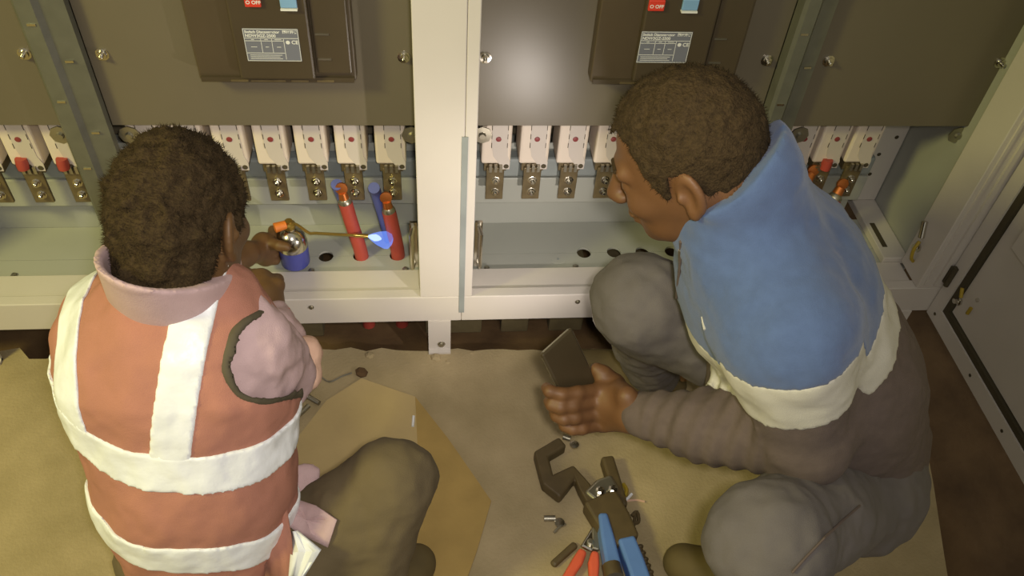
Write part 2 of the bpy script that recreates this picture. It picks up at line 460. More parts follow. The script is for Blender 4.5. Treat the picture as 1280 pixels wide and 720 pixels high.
cabL = cabinet(-1.19, 0.0512, [(-1.19, -1.09), (-0.038, 0.0512)], [(-0.685, -0.607)],
               [(-0.606, -0.036, (-0.612 + 0.03, -0.056)), (-1.09, -0.686, (-0.712,))],
               [-0.249, -0.172, -0.09, -0.33, -0.41], 'pale grey switchgear cabinet where the blue torch flame heats cable sleeves', False)
cabR = cabinet(0.0516, 1.152, [(0.0516, 0.0735), (1.088, 1.152)], [(0.650, 0.716)],
               [(0.072, 0.649, (0.092, 0.628)), (0.717, 1.130, (0.75, 1.10))],
               [0.341, 0.412, 0.480, 0.55], 'pale grey switchgear cabinet with its door swung open beside the squatting man', True)
# seam strip between the two front posts
box('seam_strip', (0.0455, 0.0572, -0.0012, -0.0002, 0.128, 0.60), M_GAP, cabL)
for px, py in ((389, 384), ):
    p = onY(px, py, 0); screw(cabL, (p[0], 0.0, p[2]), (0, -1, 0), 0.004)
for px, py in ((722, 377),):
    p = onY(px, py, 0); screw(cabR, (p[0], 0.0, p[2]), (0, -1, 0), 0.004)
for (c, lst) in ((cabL, ((390, 333), (507, 331), (20, 340))), (cabR, ((608, 331), (719, 331), (828, 328)))):
    for px, py in lst:
        p = onZ(px, py, 0.1655); screw(c, (p[0], 0.098, 0.1655), (0, 0, 1), 0.005)
latch(cabL, -0.049, 0.06, 0.215, 0.32, -1); latch(cabR, 0.088, 0.06, 0.215, 0.32, 1)
for c, xs in ((cabL, (-0.047, -0.711, -0.585)), (cabR, (0.093, 0.752, 0.628, 1.10))):
    for xx in xs: eye_plate(c, (xx, 0.140, 0.503))
# foot brackets on the floor
def foot(c, xa, xb):
    mb = MB(); mb.box(xa, xb, -0.002, 0.004, 0.0, 0.101); mb.box(xa, xb, -0.014, 0.004, -0.001, 0.005)
    f_ = mb.build('foot_bracket', M_WHITE, c)
    screw(f_, ((xa + xb) / 2 + 0.004, -0.002, 0.022), (0, -1, 0), 0.006, 'foot_bolt', M_STEEL)
foot(cabL, -0.022, 0.028); foot(cabL, -1.03, -0.955); foot(cabR, 1.06, 1.11)
# knock-out ring in the right gland plate
MB().lathe((0.278, 0.124, 0.1655), (0, 0, 1), [(0.0165, 0), (0.0165, 0.0006), (0.0155, 0.0007)], 24).build('knockout', M_GREYIN, cabR)
MB().lathe((0.278, 0.124, 0.166), (0, 0, 1), [(0.003, 0), (0.003, 0.0009)], 10).build('knockout_pip', M_GAP, cabR)

# right side wall, its floor rail and the perforated corner post
box('side_wall', (1.106, 1.109, 0.088, 0.42, 0.100, Z1), M_GREYIN, cabR)
box('side_wall', (-1.134, -1.131, 0.088, 0.42, 0.100, Z1), M_GREYIN, cabL)
box('side_wall', (-0.0355, -0.0335, 0.088, 0.42, 0.180, Z1 - 0.11), M_GREYIN, cabL)
box('side_wall', (0.069, 0.071, 0.088, 0.42, 0.180, Z1 - 0.11), M_GREYIN, cabR)
rl = box('side_rail', (1.045, 1.105, 0.091, 0.335, 0.166, 0.186), M_WHITE, cabR, 0.002)
MB().obox((1.062, 0.17, 0.1865), (1, 0, 0), (0, 1, 0), (0, 0, 1), 0.006, 0.042, 0.0006).build('rail_slot', M_GASKET, rl)
cp = box('corner_post', (1.040, 1.104, 0.298, 0.312, 0.187, Z1 - 0.2), M_WHITE, cabR, 0.002)
for i, z in enumerate((0.33, 0.38, 0.42, 0.46, 0.27)):
    MB().lathe((1.058 + 0.024 * (i % 2), 0.298, z), (0, -1, 0), [(0.005, 0), (0.005, 0.0008)], 10).build('post_hole', M_GASKET, cp)
# ribs of the right front post and its hinge hardware
fp = [c for c in cabR.children if c.name.startswith('frame_post')][1]
MB().box(1.100, 1.106, -0.004, 0.0, 0.19, Z1).build('post_rib', M_WHITE, fp)
MB().box(1.124, 1.134, -0.006, 0.0, 0.19, Z1).build('post_rib', M_WHITE, fp)
hb = MB(); hb.box(1.136, 1.152, -0.012, -0.001, 0.205, 0.250); hb.cyl((1.143, -0.014, 0.2), (1.143, -0.014, 0.256), 0.006)
hb.build('hinge_block', M_GASKET, fp, smooth=True)
ea = MB(); ea.cyl((1.082, 0.06, 0.28), (1.082, 0.075, 0.315), 0.007); ea.lathe((1.088, 0.06, 0.25), (-1, 0, 0), [(0.012, 0), (0.012, 0.004), (0.007, 0.005), (0.007, 0.012)], 8)
ea.build('earth_stud', M_CHROME, fp, smooth=True)
MB().tube(spline([(1.080, 0.056, 0.272), (1.072, 0.05, 0.252), (1.076, 0.048, 0.228), (1.086, 0.05, 0.215)], 5), 0.004).build('earth_wire', M_YELLOW, fp, smooth=True)

# the open door of the right cabinet
XD = 1.160
dr = box('door', (XD, XD + 0.022, -1.04, -0.004, 0.100, Z1), M_WHITE, cabR, 0.002)
MB().box(XD - 0.014, XD, -1.04, -0.004, 0.100, 0.142).box(XD - 0.014, XD, -0.040, -0.004, 0.142, Z1).box(XD - 0.014, XD, -1.04, -1.0, 0.142, Z1).build('door_rim', M_WHITE, dr)
g = MB(); g.box(XD - 0.010, XD, -1.0, -0.040, 0.142, 0.157); g.box(XD - 0.010, XD, -0.056, -0.040, 0.157, Z1)
g.build('door_gasket', M_GASKET, dr)
box('door_stiffener', (XD - 0.012, XD, -0.98, -0.10, 0.40, 0.46), M_WHITE, dr, 0.003)
box('door_lining', (XD - 0.003, XD, -0.998, -0.058, 0.160, Z1 - 0.02), M_WHITE, dr)
for (px, py) in ((1165, 398), (1212, 470), (1240, 553)):
    p = onX(px, py, XD - 0.0142); MB().lathe((XD - 0.014, p[1], 0.121), (-1, 0, 0), [(0.004, 0), (0.004, 0.001)], 8).build('rim_hole', M_GASKET, dr)
p = onX(1199, 376, XD - 0.004)
MB().lathe((XD - 0.003, p[1], p[2]), (-1, 0, 0), [(0.011, 0), (0.011, 0.004), (0.006, 0.005), (0.006, 0.014)], 8).build('earth_stud', M_CHROME, dr, smooth=True)
for (a, b, c_, d_) in ((1203, 360, 1201, 372), (1214, 385, 1209, 392)):
    p, q = onX(a, b, XD - 0.012), onX(c_, d_, XD - 0.012)
    MB().cyl(p, q, 0.004).build('earth_wire', M_YELLOW, dr, smooth=True)
p = onX(1222, 375, XD - 0.004); MB().lathe((XD - 0.003, p[1], p[2]), (-1, 0, 0), [(0.005, 0), (0.004, 0.004)], 8).build('screw', M_CHROME, dr)

# ---------------------------------------------------------------- fuses
def make_fuse(label, group):
    t = thing('fuse_link', (0, 0.2, 0.40), label, 'fuse', group)
    bd = box('ceramic_body', (-0.031, 0.031, 0.165, 0.245, 0.409, 0.60), M_CERAM, t, 0.005)
    poly = [(-0.010, 0.60), (0.021, 0.60), (0.024, 0.432), (0.030, 0.414), (0.029, 0.396), (0.014, 0.396), (0.008, 0.408), (-0.006, 0.43), (-0.011, 0.46)]
    vs = [(a, 0.1635, b) for a, b in poly] + [(a, 0.1655, b) for a, b in poly]; n = len(poly)
    fpz = MB().add(vs, [tuple(range(n)), tuple(range(n, 2 * n))[::-1]] + [(i, n + i, n + (i + 1) % n, (i + 1) % n) for i in range(n)]).build('face_plate', M_CERAM2, t)
    MB().lathe((0.022, 0.1636, 0.404), (0, -1, 0), [(0.0055, 0), (0.0055, 0.001), (0.0035, 0.0012)], 12).build('plate_eyelet', M_GASKET, fpz)
    MB().lathe((0.003, 0.1636, 0.474), (0, -1, 0), [(0.0058, 0), (0.0058, 0.0014), (0.004, 0.002)], 14).build('indicator_dot', M_DOT, fpz, smooth=True)
    for i in range(4):
        z = 0.452 + i * 0.022
        for sx in (-0.0107, 0.0218): MB().box(sx - 0.0006, sx + 0.0006, 0.1628, 0.1636, z, z + 0.012).build('seam_dash', M_GASKET, fpz)
    tm = MB(); tm.box(-0.019, 0.019, 0.165, 0.172, 0.312, 0.398); tm.box(-0.024, 0.024, 0.172, 0.245, 0.385, 0.409)
    to = tm.build('terminal', M_TERM, t, bevel=0.0015)
    cl = MB(); 
    for i in (-1, 0, 1): cl.box(i * 0.011 - 0.003, i * 0.011 + 0.003, 0.158, 0.165, 0.392, 0.409)
    cl.build('contact_clip', M_STEEL, t)
    for z in (0.365, 0.334):
        MB().lathe((0.001, 0.165, z), (0, -1, 0.15), [(0.010, 0), (0.010, 0.0015), (0.0075, 0.0018), (0.0075, 0.007), (0.0042, 0.0072), (0.0042, 0.013), (0.003, 0.014)], 8).build('terminal_bolt', M_CHROME, to, smooth=True)
    return t
spots = []
LB = 'white ceramic fuse with red dot, '
ORD = ('first', 'second', 'third', 'fourth', 'fifth', 'sixth', 'seventh')
for i in range(7): spots.append((-0.092 - 0.0797 * i, LB + ORD[i] + ' from the central pillar, torch side', 'fuses on the torch side of the pillar'))
for i in range(3): spots.append((-0.730 - 0.0797 * i, LB + ORD[i] + ' past the galvanised post behind the orange vest', 'fuses past the post behind the orange vest'))
for i in range(7): spots.append((0.126 + 0.0797 * i, LB + ORD[i] + ' from the central pillar, blue jacket side', 'fuses on the blue jacket side of the pillar'))
for i in range(3): spots.append((0.7785 + 0.072 * i, LB + ORD[2 - i] + ' from the perforated corner strip', 'fuses beside the perforated corner strip'))
proto = make_fuse(spots[0][1], spots[0][2])
for i, (fx, lb, gr) in enumerate(spots):
    o = proto if i == 0 else copy_tree(proto, (0, 0, 0))
    o.location = (fx, 0.2, 0.40); o['label'] = lb; o['group'] = gr

# ---------------------------------------------------------------- switch disconnectors on the cover panels
def switch(x0, lab_x, lab_z, btn_red, btn_blue, where):
    x1 = x0 + 0.275; zb = 0.652
    t = thing('switch_disconnector', ((x0 + x1) / 2, 0.13, zb), 'black switch disconnector with grey rating label, ' + where, 'switch', 'switch disconnectors on the cover panels')
    bd = box('body', (x0, x1, 0.098, 0.1295, zb, 0.98), M_SWITCH, t, 0.003)
    fc = box('front_bezel', (x0 + 0.075, x0 + 0.205, 0.080, 0.098, zb + 0.012, 0.95), M_SWITCH2, t, 0.004)
    box('side_module', (x0 + 0.208, x1 - 0.006, 0.088, 0.098, zb + 0.02, 0.96), M_SWITCH2, t, 0.003)
    bs = box('bottom_flange', (x0 + 0.004, x1 - 0.004, 0.092, 0.098, zb, zb + 0.009), M_SWITCH2, t)
    for a, b in ((0.055, 0.085), (0.09, 0.15), (0.16, 0.19), (0.205, 0.235)):
        MB().box(x0 + a, x0 + b, 0.0905, 0.0922, zb + 0.001, zb + 0.005).build('flange_insert', M_TERM, bs)
    for z in (0.70, 0.748): MB().box(x0 + 0.212, x0 + 0.235, 0.0865, 0.0885, z, z + 0.003).build('module_slot', M_STEEL, t)
    yf = 0.080
    lw, lh = 0.092, 0.062; lx, lz = lab_x, lab_z
    lb = box('rating_label', (lx, lx + lw, yf - 0.0008, yf, lz, lz + lh), M_LABEL, t)
    y = yf - 0.0008
    ln = MB(); e = 0.0004
    def hl(a, b, z): ln.box(lx + a, lx + b, y - 0.0003, y, lz + z - e, lz + z + e)
    def vl(xx, a, b): ln.box(lx + xx - e, lx + xx + e, y - 0.0003, y, lz + a, lz + b)
    hl(0.001, lw - 0.001, 0.001); hl(0.001, lw - 0.001, lh - 0.001); vl(0.001, 0.001, lh - 0.001); vl(lw - 0.001, 0.001, lh - 0.001)
    hl(0.001, lw - 0.001, 0.044); hl(0.001, 0.066, 0.039); hl(0.001, 0.066, 0.016); vl(0.028, 0.016, 0.044); vl(0.046, 0.016, 0.044); vl(0.066, 0.004, 0.044)
    for (a, b, z) in ((0.010, 0.020, 0.0275), (0.034, 0.040, 0.0275), (0.053, 0.060, 0.0275), (0.012, 0.017, 0.0415), (0.034, 0.040, 0.0415), (0.051, 0.062, 0.0415),
                      (0.006, 0.060, 0.012), (0.006, 0.056, 0.0085), (0.006, 0.060, 0.005)):
        hl(a, b, z)
    ln.build('label_lines', M_LTEXT, lb)
    text('label_text', 'Switch Disconnector', 0.0068, (lx + 0.003, y, lz + 0.0535), M_LTEXT, lb, True)
    text('label_text', '\u9694\u79bb\u5f00\u5173', 0.0062, (lx + 0.0655, y, lz + 0.0538), M_LTEXT, lb, True)
    text('label_text', 'NDW3GZ-2500', 0.0075, (lx + 0.003, y, lz + 0.0462), M_LTEXT, lb, True)
    text('label_text', 'CE', 0.0095, (lx + 0.0785, y, lz + 0.0335), M_LTEXT, lb, True)
    MB().lathe((lx + 0.0725, y, lz + 0.0365), (0, -1, 0), [(0.0035, 0), (0.0035, 0.0004)], 14).build('label_mark', M_LTEXT, lb)
    (ra, rb, rz), (ba, bb, bz) = btn_red, btn_blue
    br = box('off_button', (ra, rb, yf - 0.006, yf, rz, rz + 0.02), M_REDB, t, 0.0015)
    text('button_text', 'O OFF', 0.0085, (ra + 0.002, yf - 0.0061, rz + 0.006), M_LTEXT, br, True)
    box('on_button', (ba, bb, yf - 0.006, yf, bz, bz + 0.02), M_BLUEB, t, 0.0015)
    MB().box(ba, bb, yf - 0.008, yf, bz - 0.004, bz - 0.001).build('button_lip', M_LTEXT, t)
    return t
YF = 0.080
p = onY(310, 76, YF); a = onY(307, 7, YF); b = onY(327, 6, YF); c = onY(351, 8, YF); d = onY(372, 8, YF)
switch(-0.416, p[0], p[2], (a[0], b[0], a[2]), (c[0], d[0], c[2]), 'above the man in the orange vest')
p = onY(795, 78, YF); a = onY(809, 12, YF); b = onY(829, 12, YF); c = onY(851, 11, YF); d = onY(871, 11, YF)
switch(0.286, p[0], p[2], (a[0], b[0], a[2]), (c[0], d[0], c[2]), 'above the man in the blue jacket')

# ---------------------------------------------------------------- cables in the left and right cabinets
def cable(pts, r_s, label, mat_s, lug=True, frm=0):
    t = thing('power_cable', tuple(V(pts[0])), label, 'cable')
    P = spline(pts, 6)
    MB().tube(P, r_s, 12).build('heat_shrink_sleeve', mat_s, t, smooth=True)
    if lug:
        d = nrm(P[-1] - P[-3]); e = P[-1]
        MB().lathe(e, d, [(r_s * 0.92, -0.002), (r_s * 0.95, 0.006), (r_s * 0.7, 0.012)], 12).build('lug_barrel', M_STEEL, t, smooth=True)
        MB().cyl(e + d * 0.010, e + d * 0.028, r_s * 0.72, r_s * 0.6).build('copper_core', M_COPPER, t, smooth=True)
        q = e + d * 0.036
        MB().lathe(q + np.array([0, 0.004, 0]), (0, -1, 0.3), [(0.013, 0), (0.013, 0.006), (0.006, 0.007)], 14).build('lug_eye', M_COPPER, t, smooth=True)
    return t
c1 = cable([(-0.168, 0.142, TRZ - 0.01), (-0.168, 0.142, 0.10), (-0.170, 0.142, 0.18), (-0.184, 0.146, 0.26), (-0.193, 0.15, 0.318)], 0.0155, 'red sleeved power cable with bare copper lug nearer the torch', M_RED)
c2 = cable([(-0.087, 0.142, TRZ - 0.01), (-0.087, 0.142, 0.10), (-0.088, 0.142, 0.18), (-0.095, 0.146, 0.24), (-0.102, 0.15, 0.292)], 0.0155, 'red sleeved power cable touched by the blue torch flame', M_RED)
cable([(-0.178, 0.195, 0.1656), (-0.190, 0.19, 0.24), (-0.205, 0.178, 0.32), (-0.208, 0.158, 0.362)], 0.0125, 'blue tube standing behind the red cable nearer the torch', M_BLUES, False)  # plain blue upright tubes without lugs, behind the red cables
cable([(-0.108, 0.195, 0.1656), (-0.118, 0.19, 0.24), (-0.129, 0.178, 0.32), (-0.131, 0.158, 0.352)], 0.0125, 'blue tube standing behind the red cable in the flame', M_BLUES, False)
for i, (px, py, lb) in enumerate(((1037, 258, 'red sleeved cable end bolted to the fuse beside the corner strip'), (1000, 240, 'red sleeved cable end behind the shoulder of the blue jacket'))):
    p = onY(px, py, 0.14)
    cable([(p[0] - 0.015, 0.142, 0.1656), (p[0] - 0.008, 0.142, 0.22), (p[0], 0.14, p[2]), (p[0] + 0.006, 0.145, p[2] + 0.018)], 0.017, lb, M_RED)
for (px, py, cab_) in ((990, 205, cabR), (1033, 206, cabR), (27, 205, cabL), (78, 205, cabL)):
    p = onY(px, py, 0.158); MB().lathe((p[0], 0.158, p[2] - 0.012), (0.05, 0.1, 1), [(0.011, 0), (0.012, 0.012), (0.011, 0.024)], 12).build('phase_cap', M_RED, cab_, smooth=True)

# ================================================================ PEOPLE
def put(name, me, material, parent): return link(name, me, material, parent)
def add_tufts(me, n, length, lean, rad=0.0007, seed=1):
    """short hairs standing on a hair cap, joined into its mesh"""
    rng = np.random.RandomState(seed); nf = len(me.polygons)
    ce = np.zeros(nf * 3, np.float32); me.polygons.foreach_get('center', ce); ce = ce.reshape(-1, 3)
    no = np.zeros(nf * 3, np.float32); me.polygons.foreach_get('normal', no); no = no.reshape(-1, 3)
    k = rng.randint(0, nf, n); vs = []; fs = []
    for i in k:
        d = nrm(no[i] + V(lean) + rng.normal(0, 0.35, 3)); u, w_, _ = basis(d); L = length * rng.uniform(0.5, 1.1); p = ce[i] - no[i] * 0.002
        b = len(vs); vs += [p + u * rad, p - u * rad * 0.5 + w_ * rad * 0.9, p - u * rad * 0.5 - w_ * rad * 0.9, p + d * L]
        fs += [(b, b + 1, b + 3), (b + 1, b + 2, b + 3), (b + 2, b, b + 3)]
    bm = bmesh.new(); bm.from_mesh(me)
    nv = [bm.verts.new(v) for v in vs]
    for f_ in fs: bm.faces.new([nv[j] for j in f_])
    bm.to_mesh(me); bm.free(); me.shade_smooth()

def head(F, c, Fw, U, L, face=True):
    h = lambda f, l, u: c + Fw * f + L * l + U * u
    ax = (Fw, L, U)
    F.ell(h(-0.006, 0, 0.008), (0.094, 0.074, 0.090), ax, 0.01)
    F.ell(h(0.030, 0, -0.050), (0.062, 0.060, 0.075), ax, 0.03)
    F.ell(h(0.050, 0, -0.095), (0.040, 0.042, 0.034), ax, 0.03)      # jaw
    F.ell(h(0.078, 0, -0.112), (0.018, 0.022, 0.017), ax, 0.02)      # chin
    for s in (-1, 1):
        F.cap(h(0.086, s * 0.012, 0.008), h(0.074, s * 0.046, 0.006), 0.010, 0.009, 0.015)   # brow
        F.ell(h(0.086, s * 0.032, -0.017), (0.016, 0.016, 0.011), ax, 0.012, sub=True)       # socket
        F.ell(h(0.076, s * 0.032, -0.017), (0.013, 0.014, 0.012), ax, 0.004)                 # lids
        F.ell(h(0.064, s * 0.042, -0.045), (0.022, 0.018, 0.018), ax, 0.02)                  # cheek
        F.ell(h(0.108, s * 0.012, -0.050), (0.011, 0.008, 0.008), ax, 0.008)                 # nostril wing
        e = h(-0.012, s * 0.074, -0.022)
        ea = nrm(Fw * 0.55 + L * s * -0.0 + U * 0.0); 
        eax = (nrm(Fw + L * s * -0.45), nrm(L * s + Fw * 0.45), U)
        F.ell(e + L * s * 0.006 - Fw * 0.006, (0.021, 0.009, 0.033), eax, 0.008)
        F.ell(e + L * s * 0.014 - Fw * 0.002, (0.011, 0.008, 0.020), eax, 0.006, sub=True)
        F.ell(e + L * s * 0.006 + Fw * 0.008 - U * 0.004, (0.005, 0.006, 0.008), eax, 0.004)
        F.ell(e + L * s * 0.006 - U * 0.030, (0.009, 0.006, 0.010), eax, 0.006)
    F.cap(h(0.092, 0, -0.004), h(0.120, 0, -0.045), 0.009, 0.0125, 0.010)                    # nose
    F.ell(h(0.098, 0, -0.076), (0.013, 0.023, 0.007), ax, 0.008)                             # lips
    F.ell(h(0.095, 0, -0.088), (0.013, 0.020, 0.007), ax, 0.008)
    F.cap(h(0.112, -0.02, -0.0815), h(0.112, 0.02, -0.0815), 0.0015, 0.0015, 0.004, sub=True)
    F.cap(h(-0.030, 0, -0.045), h(-0.045, 0, -0.13), 0.054, 0.056, 0.03)                     # nape
    return h

def finger(F, pts, r0, r1, k=0.006):
    n = len(pts) - 1
    for i in range(n):
        F.cap(pts[i], pts[i + 1], r0 + (r1 - r0) * i / n, r0 + (r1 - r0) * (i + 1) / n, k)

def folds(a1, f1, seed=0.0, d=(1, 1, 1)):
    return lambda X, Y, Z: a1 * (vnoise(X * f1 * d[0] + seed, Y * f1 * d[1] + seed * 2, Z * f1 * d[2] + seed * 3)
                                 + 0.5 * vnoise(X * f1 * 2.3 * d[0] + 5, Y * f1 * 2.3 * d[1], Z * f1 * 2.3 * d[2]))

# ------------------------------------------------------------ man in the blue jacket, squatting
pr = thing('person', (0.62, -0.42, 0.0), 'squatting man in blue, white and charcoal fleece jacket holding a phone', 'person')
N_ = V((0.405, -0.378, 0.750)); C1 = V((0.50, -0.395, 0.62)); C2 = V((0.62, -0.42, 0.45)); PV = V((0.705, -0.425, 0.285))
SL = V((0.452, -0.545, 0.685)); SR = V((0.47, -0.215, 0.67))
EL = V((0.522, -0.588, 0.492)); WL = atd(792, 517, 1.375)
ER = V((0.60, -0.17, 0.44)); WR = V((0.545, -0.19, 0.33))
HL = V((0.715, -0.53, 0.25)); HR = V((0.715, -0.33, 0.25))
KL = atd(958, 676, 1.135); KR = V((0.345, -0.275, 0.455))
AL = V((0.56, -0.625, 0.085)); AR = V((0.468, -0.135, 0.085))
hFw = nrm((-0.78, 0.36, -0.52)); hU0 = V((-0.40, 0.20, 0.90)); hU = nrm(hU0 - hFw * hU0.dot(hFw)); hL = np.cross(hU, hFw)
hc = V((0.320, -0.366, 0.850))
sN = nrm(np.cross(C2 - C1, (0.05, 1, 0)))                       # across the torso, front to back
TOR = [(N_ + (C1 - N_) * 0.35, 0.115), (C1, 0.165), (C2, 0.165), (PV, 0.165)]

# phone and the hand around it
ph_tl, ph_tr = atd(675, 443, 1.345), atd(714, 408, 1.375)
ex = nrm(ph_tr - ph_tl); ey0 = atd(743, 482, 1.43) - ph_tr; ey = nrm(ey0 - ex * ey0.dot(ex)); en = np.cross(ex, ey)
if en.dot(CAM - ph_tl) < 0: en = -en                            # towards the hand side
PW, PH, PT = 0.073, 0.152, 0.0085
ph_c = ph_tl + ex * PW / 2 + ey * PH / 2

B = Field((0.10, -0.86, -0.01), (0.95, 0.02, 1.02), 0.004)
hd = head(B, hc, hFw, hU, hL)
B.cap(hc - hFw * 0.035 - hU * 0.06, N_, 0.055, 0.062, 0.03)
B.cap(TOR[0][0], C1, 0.10, 0.145, 0.04, (sN, 0.70)); B.cap(C1, C2, 0.145, 0.145, 0.04, (sN, 0.75)); B.cap(C2, PV, 0.145, 0.15, 0.04, (sN, 0.8))
B.chain([N_, SL, EL], [0.05, 0.055, 0.042], 0.03); B.chain([EL, WL], [0.040, 0.027], 0.02)
B.chain([N_, SR, ER, WR], [0.05, 0.055, 0.042, 0.028], 0.03)
B.chain([HL, KL, AL], [0.085, 0.055, 0.038], 0.03); B.chain([HR, KR, AR], [0.085, 0.055, 0.038], 0.03)
B.cap(AL, AL + V((-0.09, 0.05, -0.050)), 0.032, 0.022, 0.01); B.cap(AR, AR + V((-0.12, 0.04, -0.050)), 0.032, 0.022, 0.01)
# left hand, back of the hand to the camera side, phone on its palm side
def hp(px, py, off):                                            # point over the phone's back, off metres in front of it
    d = ray(px, py); o = ph_c + en * (PT / 2 + off); t = (o - CAM).dot(en) / d.dot(en); return CAM + d * t
mcp = [(750, 487), (746, 502), (748, 517), (754, 531)]
for i, q in enumerate(mcp):
    B.cap(WL + (hp(792, 507 + 6 * i, 0.02) - hp(792, 516, 0.02)) * 0.8, hp(*q, 0.019), 0.0165, 0.0135, 0.018)
B.cap(WL, hp(768, 508, 0.019), 0.026, 0.022, 0.02)
fg = [(mcp[0], (722, 491), (702, 493), (687, 489)), (mcp[1], (716, 507), (700, 509), (690, 506)),
      (mcp[2], (719, 522), (705, 524), (696, 520)), (mcp[3], (728, 536), (716, 537), (706, 533))]
for i, q in enumerate(fg):
    r0 = (0.0112, 0.0115, 0.0108, 0.0096)[i]
    a0, a1, a2, a3 = hp(*q[0], 0.019), hp(*q[1], 0.018), hp(*q[2], 0.012), hp(*q[3], 0.001)
    finger(B, [a0, a1, a2, a3, a3 - en * 0.012 + ex * 0.004], r0 * 1.08, r0 * 0.84)
th = [WL + (hp(784, 496, 0.02) - hp(792, 516, 0.02)), hp(768, 480, 0.016), hp(754, 468, 0.008), hp(745, 461, 0.0)]
finger(B, th, 0.018, 0.0105, 0.014)
# right hand resting below the chin, mostly hidden by the arm and knee
wd = nrm(WR - ER)
B.cap(WR, WR + wd * 0.07, 0.028, 0.034, 0.015, ((0, 0, 1), 0.6))
for i in range(4):
    b0 = WR + wd * 0.075 + V((0, 0.028 - 0.018 * i, 0)); finger(B, [b0, b0 + wd * 0.035, b0 + wd * 0.055 - V((0, 0, 0.02)), b0 + wd * 0.05 - V((0, 0, 0.042))], 0.010, 0.008)
b0 = WR + wd * 0.03 - V((0, 0.03, 0)); finger(B, [b0, b0 + wd * 0.035 - V((0, 0.018, 0.008)), b0 + wd * 0.062 - V((0, 0.014, 0.016))], 0.0125, 0.009)
put('body', B.mesh('body'), M_SKIN, pr)
# eyes
for s in (-1, 1):
    MB().lathe(hd(0.0795, s * 0.032, -0.018), hFw, [(0.003, -0.003), (0.0085, -0.001), (0.0095, 0.002), (0.006, 0.0065), (0.002, 0.0085)], 12).build('eye', M_EYE, pr, smooth=True)
    MB().cyl(hd(0.083, s * 0.046, 0.0125), hd(0.0935, s * 0.016, 0.0145), 0.0035, 0.004, 8).build('eyebrow', M_HAIR, pr, smooth=True)
# hair
Hf = Field(hc - 0.17, hc + 0.17, 0.003)
Hf.ell(hc + hFw * -0.008 + hU * 0.012, (0.100, 0.081, 0.098), (hFw, hL, hU), 0)
Hf.cap(hc - hFw * 0.04 - hU * 0.05, hc - hFw * 0.045 - hU * 0.085, 0.056, 0.052, 0.02)
ff, uu, ll = Hf.lin(hc, hFw), Hf.lin(hc, hU), Hf.lin(hc, hL)
line = np.interp(ff, [-0.12, -0.075, -0.045, -0.030, -0.022, 0.004, 0.012, 0.020, 0.034, 0.046, 0.066, 0.085, 0.10],
                 [-0.080, -0.078, -0.062, -0.030, 0.006, 0.008, -0.028, -0.032, 0.012, 0.052, 0.062, 0.050, 0.046])
Hf.near(lambda X, Y, Z: 0.006 * vnoise(X * 90, Y * 90, Z * 90), 0.03)
me = Hf.mesh('hair', region=((line - uu) * 0.7).astype(np.float32)); add_tufts(me, 9000, 0.008, -hU * 0.1 + hFw * 0.3, 0.0006, 2)
put('hair', me, M_HAIR, pr)

# jacket
J = Field((0.22, -0.80, 0.08), (0.98, 0.02, 0.92), 0.005)
J.cap(N_ + (C1 - N_) * 0.25, C1, 0.105, 0.168, 0.05, (sN, 0.72)); J.cap(C1, C2, 0.168, 0.172, 0.05, (sN, 0.80)); J.cap(C2, PV + V((0.01, 0, 0.02)), 0.172, 0.165, 0.05, (sN, 0.80))
J.cap(N_ + V((0.02, 0, -0.01)), SL, 0.070, 0.076, 0.05); J.cap(N_ + V((0.02, 0, -0.01)), SR, 0.070, 0.076, 0.05)
J.cap(SL, EL, 0.078, 0.062, 0.04); J.cap(EL, EL + (WL - EL) * 0.55 - V((0,0,.006)), 0.064, 0.056, 0.03); J.cap(EL + (WL - EL) * 0.55 - V((0,0,.006)), WL + (EL - WL) * 0.06, 0.055, 0.037, 0.02)
J.cap(SR, ER, 0.078, 0.060, 0.04); J.cap(ER, WR, 0.056, 0.036, 0.03)
J.cap(hc - hFw * 0.052 - hU * 0.050, N_ + V((0.005, 0, 0.01)), 0.079, 0.092, 0.03)                                  # collar
J.ell(C2 + V((-0.075, -0.02, -0.06)), (0.10, 0.14, 0.10), k=0.06)                              # belly fold
# open the collar around the neck
J.cap(hc - hFw * 0.02 - hU * 0.02, hc - hFw * 0.043 - hU * 0.10, 0.072, 0.060, 0.01, sub=True)
J.keep(J.plane(hc - hFw * 0.05 - hU * 0.050, hU * 0.9 + hFw * 0.42))
J.near(folds(0.009, 13, 1.0)); J.near(folds(0.004, 30, 4.0, (0.5, 1.3, 1.3)))
fd = nrm(WL - EL)
def sleeve_folds(X, Y, Z):
    t = (X - EL[0]) * fd[0] + (Y - EL[1]) * fd[1] + (Z - EL[2]) * fd[2]
    r2 = (X - EL[0] - t * fd[0]) ** 2 + (Y - EL[1] - t * fd[1]) ** 2 + (Z - EL[2] - t * fd[2]) ** 2
    return np.where((r2 < 0.009) & (t > 0.03) & (t < 0.24), 0.0028 * np.sin(t * 190 + 40 * (Z + Y)), 0)
J.near(sleeve_folds)
base = put('jacket', J.mesh('jacket'), M_DARKJ, pr)
